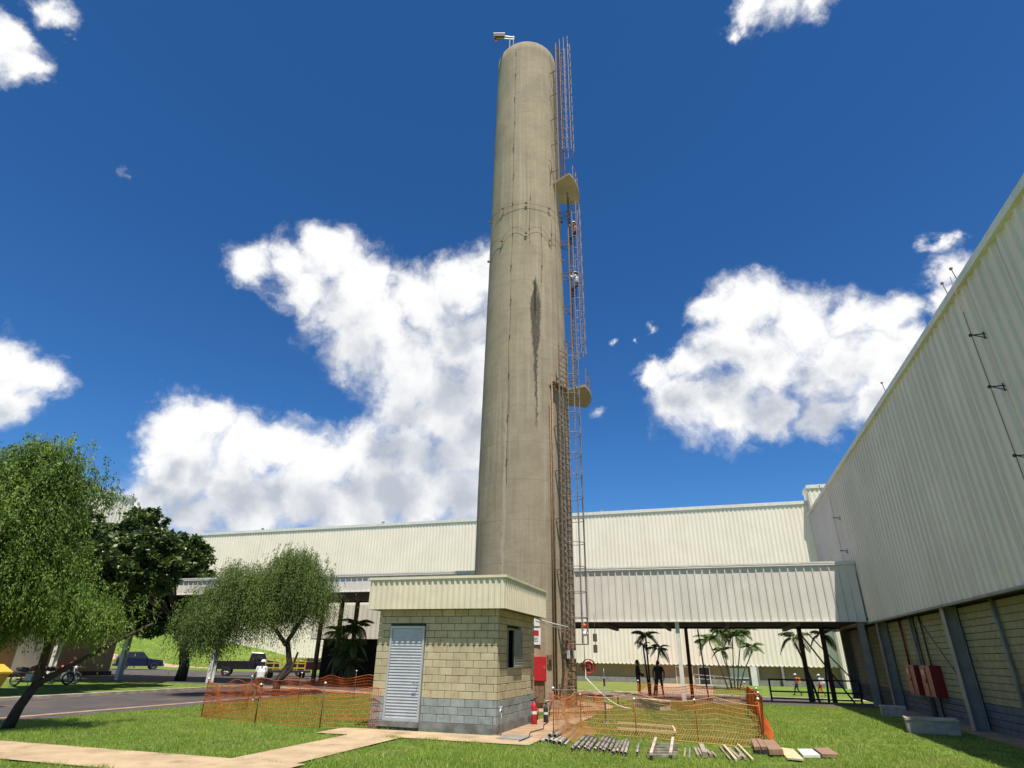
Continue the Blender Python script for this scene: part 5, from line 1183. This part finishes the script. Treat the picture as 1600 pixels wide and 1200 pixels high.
prof_car('pickup_truck', 'second dark pickup in the shade right behind the weeping tree', 'pickup', (-34.0, 50.5, TZ(-34.0, 50.5)), R(35), 5.2, 1.9, TRP, tr_glass(1.9), (1.6, -1.6), mat('maroon_car_paint', (0.03, 0.008, 0.008), (0.025, 0.007, 0.007), 3.0, 0.3), 0.38)
def yellow_rack(x, y):
    z = TZ(x, y); t = thing('yellow_trolley', 'yellow tubular trolley parked in the shade behind the weeping tree', 'trolley', (x, y, z))
    for h in (0.75, 1.1, 1.45):
        mb = MB(); mb.bar((x-1.5, y-.5, z+h), (x+1.2, y+1.0, z+h), 0.09); build(mb, 'rail', YELLOW, t)
    for k in range(6):
        a = k/5; mb = MB(); mb.bar((x-1.5+2.7*a, y-.5+1.5*a, z+0.5), (x-1.5+2.7*a, y-.5+1.5*a, z+1.5), 0.08); build(mb, 'upright', YELLOW, t)
    mb = MB(); mb.obox((x, y+.5, z+0.5), (1.7, 0.7, 0.08), R(29)); build(mb, 'deck', BLACK, t)
    for a, b in ((-1.2, -.2), (1.0, 1.0)):
        mb = MB(); mb.tube([(x+a, y+b-.1, z+0.25), (x+a, y+b+.1, z+0.25)], 0.25, 16); build(mb, 'wheel', BLACK, t)
yellow_rack(-33.5, 45.0)
def motorcycle(x, y, yaw, label, paint):
    t = thing('motorcycle', label, 'motorcycle', (x, y, 0), 'motorcycles parked under the near-left tree')
    c, s = math.cos(yaw), math.sin(yaw); T = lambda mb: (setattr(mb, 'v', [(x+a*c-b*s, y+a*s+b*c, z) for a, b, z in mb.v]), mb)[1]
    for wx in (-0.65, 0.68):
        m = MB(); pts = [(wx+0.28*math.cos(k*math.pi/10), 0, 0.33+0.28*math.sin(k*math.pi/10)) for k in range(21)]; m.tube(pts, 0.05, 6, cap=False); w = build(T(m), 'wheel', BLACK, t)
        m = MB()
        for k in range(6): m.tube([(wx, 0, .33), (wx+.27*math.cos(k*math.pi/3), 0, .33+.27*math.sin(k*math.pi/3))], .012, 4)
        m.tube([(wx, -.06, .33), (wx, .06, .33)], .05, 8); build(T(m), 'spokes', GALV, w)
    m = MB(); m.tube([(.68, .08, .33), (.45, .07, .95)], .025, 6); m.tube([(.68, -.08, .33), (.45, -.07, .95)], .025, 6); build(T(m), 'fork', GALV, t)
    m = MB(); m.tube([(.42, -.33, 1.05), (.5, -.12, 1.0), (.5, .12, 1.0), (.42, .33, 1.05)], .018, 6); build(T(m), 'handlebar', BLACK, t)
    m = MB(); m.tube([(.45, 0, .9), (.15, 0, .45), (-.65, 0, .33)], .035, 6); m.tube([(.45, 0, .88), (-.2, 0, .72), (-.75, 0, .8)], .03, 6); build(T(m), 'chassis', BLACK, t)
    m = MB(); m.tube([(.42, 0, .86), (.3, 0, .90), (.05, 0, .86), (-.08, 0, .78)], [.06, .15, .14, .07], 12); build(T(m), 'fuel_tank', paint, t)
    m = MB(); m.tube([(-.05, 0, .80), (-.2, 0, .81), (-.6, 0, .84), (-.8, 0, .88)], [.05, .12, .12, .05], 10); build(T(m), 'seat', BLACK, t)
    m = MB(); m.obox((.08, 0, .45), (.18, .13, .17), 0); m.tube([(.1, .12, .35), (-.2, .16, .27), (-.8, .17, .35)], .04, 8); build(T(m), 'engine', GALV, t)
    m = MB(); m.tube([(.52, 0, .88), (.62, 0, .88)], [.10, .09], 12); build(T(m), 'headlight', LAMPW, t)
    m = MB(); m.tube([(-.05, .1, .3), (-.1, .3, .02)], .015, 5); build(T(m), 'side_stand', BLACK, t)
motorcycle(-36.2, 26.4, R(20), 'dark motorcycle, leftmost of those under the tree', REDD)
motorcycle(-36.6, 28.2, R(35), 'red tanked motorcycle in the middle of the row under the tree', REDO)
motorcycle(-37.2, 29.2, R(25), 'motorcycle beside the seated person in red', C_NAVY)
def yellow_bin():
    x, y = -24.62, 16.05; t = thing('yellow_bin', 'yellow plastic bin cart cut by the left edge of the picture', 'bin', (x, y, 0))
    mb = MB(); mb.add([(x-.75,y-.5,.35),(x+.6,y-.5,.35),(x+.6,y+.5,.35),(x-.75,y+.5,.35),(x-.95,y-.6,1.05),(x+.85,y-.6,1.05),(x+.85,y+.6,1.05),(x-.95,y+.6,1.05)], [(0,3,2,1),(4,5,6,7),(0,1,5,4),(1,2,6,5),(2,3,7,6),(3,0,4,7)]); build(mb, 'tub', YELLOW, t)
    mb = MB(); mb.extr([(x-1.0, 1.06), (x+.9, 1.06), (x+.9, 1.12), (x+.3, 1.35), (x-.5, 1.35), (x-1.0, 1.12)], 'y', y-.65, y+.65); build(mb, 'lid', YELLOW, t)
    for a in (-.6, .5):
        mb = MB(); mb.tube([(x+a, y-.55, .2), (x+a, y-.45, .2)], .2, 14); mb.tube([(x+a, y+.45, .2), (x+a, y+.55, .2)], .2, 14); build(mb, 'wheel', BLACK, t)
    mb = MB(); mb.box(x+.3, x+.5, y-.66, y-.605, .8, 1.0); build(mb, 'label_plate', LAMPW, t)
yellow_bin()
def far_signboard():
    x, y = -66, 60; z = TZ(x, y); t = thing('coloured_board', 'low board with blue and red end on thin legs before the grass slope', 'board', (x, y, z))
    mb = MB(); mb.box(x-2.2, x-0.6, y, y+0.1, z+1.0, z+1.6); build(mb, 'blue_panel', C_NAVY, t)
    mb = MB(); mb.box(x-0.58, x+0.3, y, y+0.1, z+1.0, z+1.6); build(mb, 'red_panel', REDP, t)
    for a in (-2.0, 0.1): mb = MB(); mb.box(x+a, x+a+.12, y, y+.1, z, z+1.0); build(mb, 'leg', STEELD, t)
far_signboard()
patch('far_pavement', -100, -60, 64, 66.5, 0.02, PATHC)

# ------------------------------------------------------------------ vegetation
def leaves(C, D, L, Wd, upb=0.0):
    """C centres, D unit directions (n,3): one kite-shaped leaf each"""
    n = len(C); rv = RNG.normal(size=(n, 3)); rv[:, 2] += upb*2
    S = np.cross(D, rv); S /= np.linalg.norm(S, axis=1, keepdims=True)+1e-9
    L = np.asarray(L).reshape(-1, 1)*np.ones((n, 1)); Wd = np.asarray(Wd).reshape(-1, 1)*np.ones((n, 1))
    V = np.empty((n, 4, 3)); V[:, 0] = C-D*L/2; V[:, 1] = C+S*Wd/2; V[:, 2] = C+D*L/2; V[:, 3] = C-S*Wd/2
    F = np.arange(n*4).reshape(n, 4); return V.reshape(-1, 3), F
def limb(mb, p, d, L, r, depth, tips, spread=0.6, up=0.15, seg=3):
    pts = [Vector(p)]; rs = [r]; d = Vector(d).normalized()
    for i in range(seg):
        d = (d+Vector((random.gauss(0, .16), random.gauss(0, .16), random.gauss(0, .10)+up*0.3))).normalized(); pts.append(pts[-1]+d*L/seg); rs.append(r*(1-0.4*(i+1)/seg))
    mb.tube(pts, rs, 7 if depth > 1 else 5)
    if depth == 0: tips.append(pts[-1]); return
    k = random.choice((2, 3, 3))
    for j in range(k):
        nd = (d+Vector((random.gauss(0, spread), random.gauss(0, spread), random.gauss(up, spread*0.6)))).normalized()
        limb(mb, pts[-1] if j else pts[-1], nd, L*random.uniform(.62, .85), rs[-1]*0.72, depth-1, tips, spread, up, seg)
def weeping_tree(label, loc, trunk_pts, trunk_r, blobs, nclump, nstrand, leafm, leafL, leafW, hang, per, bark=BARKL):
    """blobs: (centre, radii, weight) crown ellipsoids"""
    t = thing('pepper_tree', label, 'tree', loc)
    mb = MB(); mb.tube(trunk_pts[0], trunk_r, 10)
    for tp in trunk_pts[1:]: mb.tube(tp[0], tp[1], 7)
    build(mb, 'trunk', bark, t)
    br = MB(); w = np.array([b[2] for b in blobs], float); w /= w.sum(); Cs = []; Ds = []; Ls = []; rn = []
    for i in range(nclump):
        b = blobs[RNG.choice(len(blobs), p=w)]; u = RNG.normal(size=3); u /= np.linalg.norm(u); rr = RNG.uniform(0.35, 1.0)**0.5
        c = np.array(b[0])+u*np.array(b[1])*rr; bright = RNG.uniform(0, 1)**2*0.9
        anchor = Vector(b[0])-Vector((0, 0, b[1][2]*0.4)); mid = (anchor+Vector(c))/2+Vector((0, 0, 0.25))
        if i % 2 == 0: br.tube([anchor, mid, Vector(c)], [0.035, 0.022, 0.008], 4, cap=False)
        cr = RNG.uniform(0.25, 0.6)
        for s in range(nstrand):
            st = c+RNG.normal(size=3)*np.array([cr, cr, cr*0.45]); out = (st-np.array(b[0])); out[2] = 0; out /= np.linalg.norm(out)+1e-6
            hl = hang*RNG.uniform(0.35, 1.0)*(0.6 if u[2] > 0.5 else 1.0); k = per; ts = np.linspace(0, 1, k)+RNG.uniform(0, .05, k)
            pos = st[None]+out[None]*(0.35*np.sqrt(ts)[:, None]*hl*0.6)-np.array([0, 0, 1])[None]*(ts[:, None]**1.5*hl)+RNG.normal(size=(k, 3))*0.045
            pos[:, 2] = np.maximum(pos[:, 2], 0.7)
            d = np.stack([out[0]*np.ones(k)*0.5, out[1]*np.ones(k)*0.5, -0.4-1.3*ts], 1)+RNG.normal(size=(k, 3))*0.45; d /= np.linalg.norm(d, axis=1, keepdims=True)
            Cs.append(pos); Ds.append(d); rn.append(np.full(k, bright)+RNG.uniform(-.2, .25, k))
    build(br, 'branches', bark, t, kind='stuff')
    C = np.concatenate(Cs); D = np.concatenate(Ds); r_ = np.clip(np.concatenate(rn), 0, 1); n = len(C)
    V, F = leaves(C, D, RNG.uniform(.6, 1.3, n)*leafL, RNG.uniform(.7, 1.3, n)*leafW)
    np_mesh('foliage', V, F, leafm, t, rnd=np.repeat(r_, 4), kind='stuff'); return n
# near tree at the left edge (its crown fills the left side)
V3 = Vector
n1 = weeping_tree('feathery bright green tree with a leaning trunk at the left edge of the lawn', (-17.2, 12.5, 0),
    [[(-17.25, 12.45, -.05), (-17.2, 12.55, .5), (-17.05, 12.7, 1.05)], ([V3((-17.05, 12.7, 1.0)), V3((-17.35, 12.9, 1.9)), V3((-17.9, 12.9, 3.2)), V3((-18.0, 12.3, 5.2))], [.10, .09, .07, .04]),
     ([V3((-17.05, 12.7, 1.0)), V3((-16.7, 13.3, 1.5)), V3((-16.2, 14.1, 2.15)), V3((-15.8, 14.7, 2.6))], [.085, .06, .05, .035]), ([V3((-17.15, 12.75, 1.4)), V3((-16.9, 12.6, 2.4)), V3((-17.3, 11.9, 4.6))], [.06, .05, .03])],
    [.15, .12, .105],
    [((-18.3, 10.8, 3.7), (1.7, 1.5, 1.5), 7), ((-18.3, 10.5, 4.9), (1.6, 1.4, 1.2), 5), ((-17.85, 11.2, 5.6), (0.9, 0.9, 1.0), 3.2), ((-17.65, 11.4, 6.7), (0.65, 0.6, 0.5), 1.6), ((-17.3, 11.9, 3.9), (0.6, 0.7, 1.1), 2.2), ((-16.7, 12.6, 3.0), (0.55, 0.6, 0.3), 0.8), ((-16.2, 13.1, 2.75), (0.4, 0.4, 0.2), 0.4), ((-16.95, 12.3, 6.15), (0.35, 0.3, 0.12), .2)],
    350, 34, LEAFN, 0.095, 0.034, 0.75, 21, BARKD)
n2 = weeping_tree('weeping pepper tree with hanging grey-green foliage left of the hut', (-20.3, 26.9, 0),
    [[(-20.1, 26.6, -.05), (-20.25, 26.8, .6), (-19.95, 27.1, 1.4), (-20.35, 27.2, 2.4)], ([V3((-20.35, 27.2, 2.4)), V3((-19.8, 27.8, 4.0)), V3((-19.6, 28.0, 5.6))], [.12, .09, .04]), ([V3((-20.3, 27.1, 2.2)), V3((-21.3, 26.4, 3.6)), V3((-21.7, 26.2, 5.0))], [.11, .08, .04]), ([V3((-20.2, 26.7, .5)), V3((-19.75, 27.0, 1.1)), V3((-19.7, 27.3, 1.9))], [.09, .08, .05])],
    [.19, .17, .15, .12],
    [((-20.6, 27.1, 5.7), (0.9, 1.1, 1.1), 4), ((-22.3, 25.7, 5.1), (1.1, 1.1, 1.0), 3.5), ((-23.0, 25.0, 4.0), (0.8, .9, 0.9), 2.2), ((-19.8, 27.8, 5.0), (0.55, .8, .9), 1.8), ((-21.2, 26.5, 4.3), (1.2, 1.0, 0.8), 1.6), ((-23.3, 24.8, 3.3), (0.6, .8, 0.4), 1.2)],
    230, 34, LEAFP, 0.12, 0.030, 1.9, 22, BARKD)
def broad_tree(label, loc, blobs, trunk, nclump, per, leafm, leafL, leafW, name='broadleaf_tree'):
    t = thing(name, label, 'tree', loc); mb = MB(); mb.tube(*trunk, 10); tips = []; br = MB()
    Cs = []; Ds = []; rn = []; w = np.array([b[2] for b in blobs], float); w /= w.sum(); top = Vector(trunk[0][-1])
    for i in range(nclump):
        b = blobs[RNG.choice(len(blobs), p=w)]; u = RNG.normal(size=3); u /= np.linalg.norm(u); rr = RNG.uniform(0.55, 1.05)
        c = np.array(b[0])+u*np.array(b[1])*rr
        if i % 16 == 0:
            cv = Vector(c); mid = top.lerp(cv, 0.5)+Vector((random.gauss(0, .3), random.gauss(0, .3), .3)); br.tube([top, mid, cv], [.08, .04, .012], 5, cap=False)
        cr = RNG.uniform(.22, .5); k = int(per*RNG.uniform(.6, 1.3)); v = RNG.normal(size=(k, 3)); v /= np.linalg.norm(v, axis=1, keepdims=True)
        Cs.append(c+v*cr*RNG.uniform(.3, 1.0, (k, 1))*np.array([1, 1, .7])); d = v*1.0+np.array([0, 0, -.25]); d /= np.linalg.norm(d, axis=1, keepdims=True); Ds.append(d); rn.append(np.clip(RNG.uniform(0, 1)**1.5*0.5+RNG.uniform(0, .5, k), 0, 1))
    build(mb, 'trunk', BARKD, t); build(br, 'branches', BARKD, t, kind='stuff')
    C = np.concatenate(Cs); D = np.concatenate(Ds); r_ = np.concatenate(rn); n = len(C); V, F = leaves(C, D, RNG.uniform(.7, 1.2, n)*leafL, RNG.uniform(.7, 1.2, n)*leafW, upb=1.0)
    np_mesh('foliage', V, F, leafm, t, rnd=np.repeat(r_, 4), kind='stuff')
broad_tree('large dark green broad-leaved tree with a forked dark trunk across the road at left', (-35.4, 36.4, 0),
    [((-31.8, 27.6, 6.6), (2.3, 2.3, 1.9), 5), ((-33.4, 25.6, 6.2), (2.3, 2.3, 2.2), 5), ((-38.3, 32.2, 6.5), (3.1, 3.2, 3.1), 8), ((-38.0, 32.5, 9.6), (1.7, 1.7, 1.5), 3.2), ((-36.0, 34.7, 7.7), (1.8, 1.9, 1.9), 4.6), ((-35.0, 35.7, 5.6), (1.5, 1.6, 1.9), 4.0), ((-34.3, 36.4, 4.7), (1.2, 1.3, 1.1), 2.2), ((-40.2, 29.8, 5.8), (2.2, 2.2, 3.0), 4), ((-37.4, 33.2, 3.6), (2.9, 3.0, 0.9), 3.5), ((-34.9, 36.0, 3.6), (1.6, 1.4, 0.9), 2.4), ((-39.5, 31, 9.0), (1.3, 1.3, 1.0), 1.6)],
    ([(-35.5, 36.4, -.1), (-35.4, 36.4, .9), (-35.6, 36.2, 2.2), (-36.1, 35.6, 3.4)], [.40, .33, .30, .24]), 1950, 64, LEAFD, 0.31, 0.19)
broad_tree('second dark broad-leaved tree half hidden behind the feathery tree at the left edge', (-31.5, 20.0, 0),
    [((-31.0, 20.2, 6.6), (3.6, 3.6, 2.0), 6), ((-31.2, 23.6, 5.7), (2.2, 2.4, 1.5), 2.5), ((-31.6, 18.5, 8.2), (2.2, 2.2, 1.4), 2)],
    ([(-31.5, 20.0, -.1), (-31.4, 20.0, 1.2), (-31.2, 20.3, 2.6), (-31.2, 20.4, 4.4)], [.30, .24, .20, .15]), 800, 60, LEAFD, 0.30, 0.18)
for i, (x, y, s, lab) in enumerate(((-98, 92, 1.0, 'small round tree on the grass slope, left one behind the pale columns'), (-88, 96, .85, 'small round tree on the grass slope, right one behind the pale columns'), (-110, 84, 1.2, 'round tree on the grass slope farthest left'))):
    z = TZ(x, y); broad_tree(lab, (x, y, z), [((x, y, z+3.2*s), (1.8*s, 1.8*s, 1.4*s), 1)], ([(x, y, z-.1), (x, y, z+2.2*s)], [.14, .10]), 60, 30, LEAFD, .35, .22, 'round_tree')

def make_frond_mesh(L=1.5, droop=0.9, nleaf=26, lw=0.05, ll=0.45):
    V = []; F = []; pts = [Vector((L*s*(1-0.15*s), 0, L*(0.55*s-droop*s*s))) for s in np.linspace(0, 1, 12)]
    b = MB(); b.tube(pts, [0.022*(1-.8*i/11) for i in range(12)], 4)
    for i in range(nleaf):
        s = 0.12+0.88*i/nleaf; k = s*11; j = int(min(k, 10)); p = pts[j].lerp(pts[j+1], k-j); d = (pts[j+1]-pts[j]).normalized()
        for sg in (-1, 1):
            l = ll*math.sin(math.pi*min(s*0.85+.12, 1))*random.uniform(.85, 1.1)+0.05; q = (d*0.55+Vector((0, sg, -0.15-0.25*random.random()))).normalized(); tip = p+q*l-Vector((0, 0, l*0.25)); mid = p+q*l*.5; wv = d*lw*.5
            b.add([p, mid+wv, tip, mid-wv], [(0, 1, 2, 3)])
    me = bpy.data.meshes.new('frond'); me.from_pydata([tuple(v) for v in b.v], [], b.f); me.materials.append(PALML); me.update()
    a = me.attributes.new('rnd', 'FLOAT', 'POINT'); a.data.foreach_set('value', np.full(len(b.v), 0.4, np.float32)); return me
FROND = [make_frond_mesh(1.5, .9, 34, .075, .5), make_frond_mesh(1.45, 1.25, 34, .075, .5), make_frond_mesh(1.5, .55, 34, .075, .5)]
def palm(label, x, y, stems, group=None):
    z = TZ(x, y); t = thing('palm_tree', label, 'palm', (x, y, z), group)
    for dx, dy, h, lean, fs, nf in stems:
        top = Vector((x+dx+lean[0], y+dy+lean[1], z+h)); base = Vector((x+dx*.5, y+dy*.5, z-.1)); mid = base.lerp(top, .5)+Vector((lean[0]*-.12, 0, 0))
        mb = MB(); mb.tube([base, mid, top], [.075, .055, .05], 7); build(mb, 'trunk', BARKL, t)
        mb = MB(); mb.tube([top-Vector((0, 0, .02)), top+Vector((0, 0, .35*fs))], [.06, .03], 6); build(mb, 'crownshaft', PALML, t)
        for i in range(nf):
            o = bpy.data.objects.new('frond', FROND[i % 3]); COL.objects.link(o); o.parent = t; o.location = top+Vector((0, 0, .25*fs))-t.location; o.scale = (fs*random.uniform(.68, .92),)*3
            o.rotation_euler = (random.uniform(-.15, .15), random.uniform(-.35, .25) if i % 3 else -0.6, 2*math.pi*i/nf+random.uniform(-.25, .25))
palm('slim dark palm with two stems between the two standing men', -4.0, 41.9, [(0, 0, 3.3, (-.05, .1), .85, 10), (.35, .1, 2.6, (.35, 0), .75, 9), (-.15, 0, 2.9, (-.1, 0), .5, 6)])
palm('full sunlit palm clump in front of the rear building window', 1.6, 70.5, [(-1.0, 0, 4.2, (-.8, 0), 1.45, 12), (-.4, .3, 5.1, (-.2, 0), 1.45, 13), (.2, 0, 4.7, (.3, 0), 1.4, 12), (.7, .2, 4.9, (.7, 0), 1.45, 13), (1.0, 0, 3.6, (1.3, 0), 1.2, 10), (-.2, 0, 3.3, (-.5, .3), 1.0, 9)])
palm('dark palm half hidden by the canopy columns at right', 6.0, 42.6, [(-.6, 0, 3.3, (-.5, .1), .95, 9), (.3, .1, 3.5, (.2, 0), .9, 8)])
palm('black-looking bushy palm in the canopy shade left of the hut', -23.4, 37.6, [(-.3, 0, 2.9, (-.3, 0), 1.15, 14), (.3, .2, 3.3, (.2, 0), 1.15, 14), (.1, -.2, 2.2, (.5, 0), 1.0, 12), (0, 0, 1.6, (-.2, 0), 1.0, 12), (.2, .1, 1.0, (.2, 0), 1.0, 12)])

# ------------------------------------------------------------------ lawn blades
def lawn():
    hard = [(-40, -7.25, 9.15, 10.9), (-9.0, -7.45, 10.85, 15.0), (-10.0, -4.2, 14.9, 16.35), (-9.3, -5.5, 16.3, 20.3), (-5.6, -4.15, 16.2, 23.7), (-60, -18.85, 7, 34), (6.85, 9, 5, 40)]
    def ok(x, y):
        m = np.ones(len(x), bool)
        e = 0.10+0.07*np.sin(x*5.3+y*4.1)+RNG.uniform(-.05, .05, len(x))
        for a, b, c, d in hard: m &= ~((x > a+e) & (x < b-e) & (y > c+e) & (y < d-e))
        m &= (x-TC[0])**2+(y-TC[1])**2 > 3.8**2
        ca = np.array([_fw.x, _fw.y]); px = x*_rt.x+y*_rt.y; pz = x*_fw.x+y*_fw.y; m &= (np.abs(px) < pz*1.03+0.6) & (pz > 0); return m
    def blades(n, rect, hgt, wid, m, name, label, keep=None):
        x = RNG.uniform(rect[0], rect[1], n); y = RNG.uniform(rect[2], rect[3], n)
        if keep is not None: k = keep(x, y); x, y = x[k], y[k]
        k = ok(x, y); x, y = x[k], y[k]; n = len(x); z = np.zeros(n)
        cl2 = np.sin(x*0.7+y*0.9)*0.5+0.9
        cl = np.sin(x*3.1+np.sin(y*2.3)*2)*np.sin(y*2.7+np.cos(x*1.9)*2); h = hgt*(0.8+0.5*cl*cl2)*RNG.uniform(.55, 1.35, n)
        a = RNG.uniform(0, 2*np.pi, n); w = wid*RNG.uniform(.7, 1.3, n); lx, ly = RNG.normal(0, .45, n)*h, RNG.normal(0, .45, n)*h
        V = np.empty((n, 3, 3)); V[:, 0] = np.stack([x-np.cos(a)*w/2, y-np.sin(a)*w/2, z-.005], 1); V[:, 1] = np.stack([x+np.cos(a)*w/2, y+np.sin(a)*w/2, z-.005], 1); V[:, 2] = np.stack([x+lx, y+ly, z+h], 1)
        r_ = np.clip(RNG.uniform(0, 1, n)**2+0.15*cl, 0, 1)
        o = np_mesh(name, V.reshape(-1, 3), np.arange(n*3).reshape(n, 3), m, None, np.repeat(r_, 3), 'stuff'); tag(o, label, 'grass')
    blades(260000, (-20, 8, 8.0, 16.5), 0.060, 0.016, BLADE, 'lawn_grass', 'bright green lawn grass in the foreground round the paths')
    blades(190000, (-19, 7, 16.5, 33), 0.055, 0.020, BLADE, 'lawn_grass', 'mown lawn grass behind the front strip, left and right of the plot', keep=lambda x, y: ~((x > -4.2) & (x < 1.2) & (y > 17.6)) )
    blades(70000, (-4.2, 1.3, 17.3, 33), 0.055, 0.018, BLADED, 'dry_grass', 'dry yellowish grass inside the orange net right of the tower')
    blades(60000, (-16.5, -9.3, 17, 28), 0.055, 0.018, BLADED, 'dry_grass', 'yellowish grass inside the orange net left of the hut')
lawn()
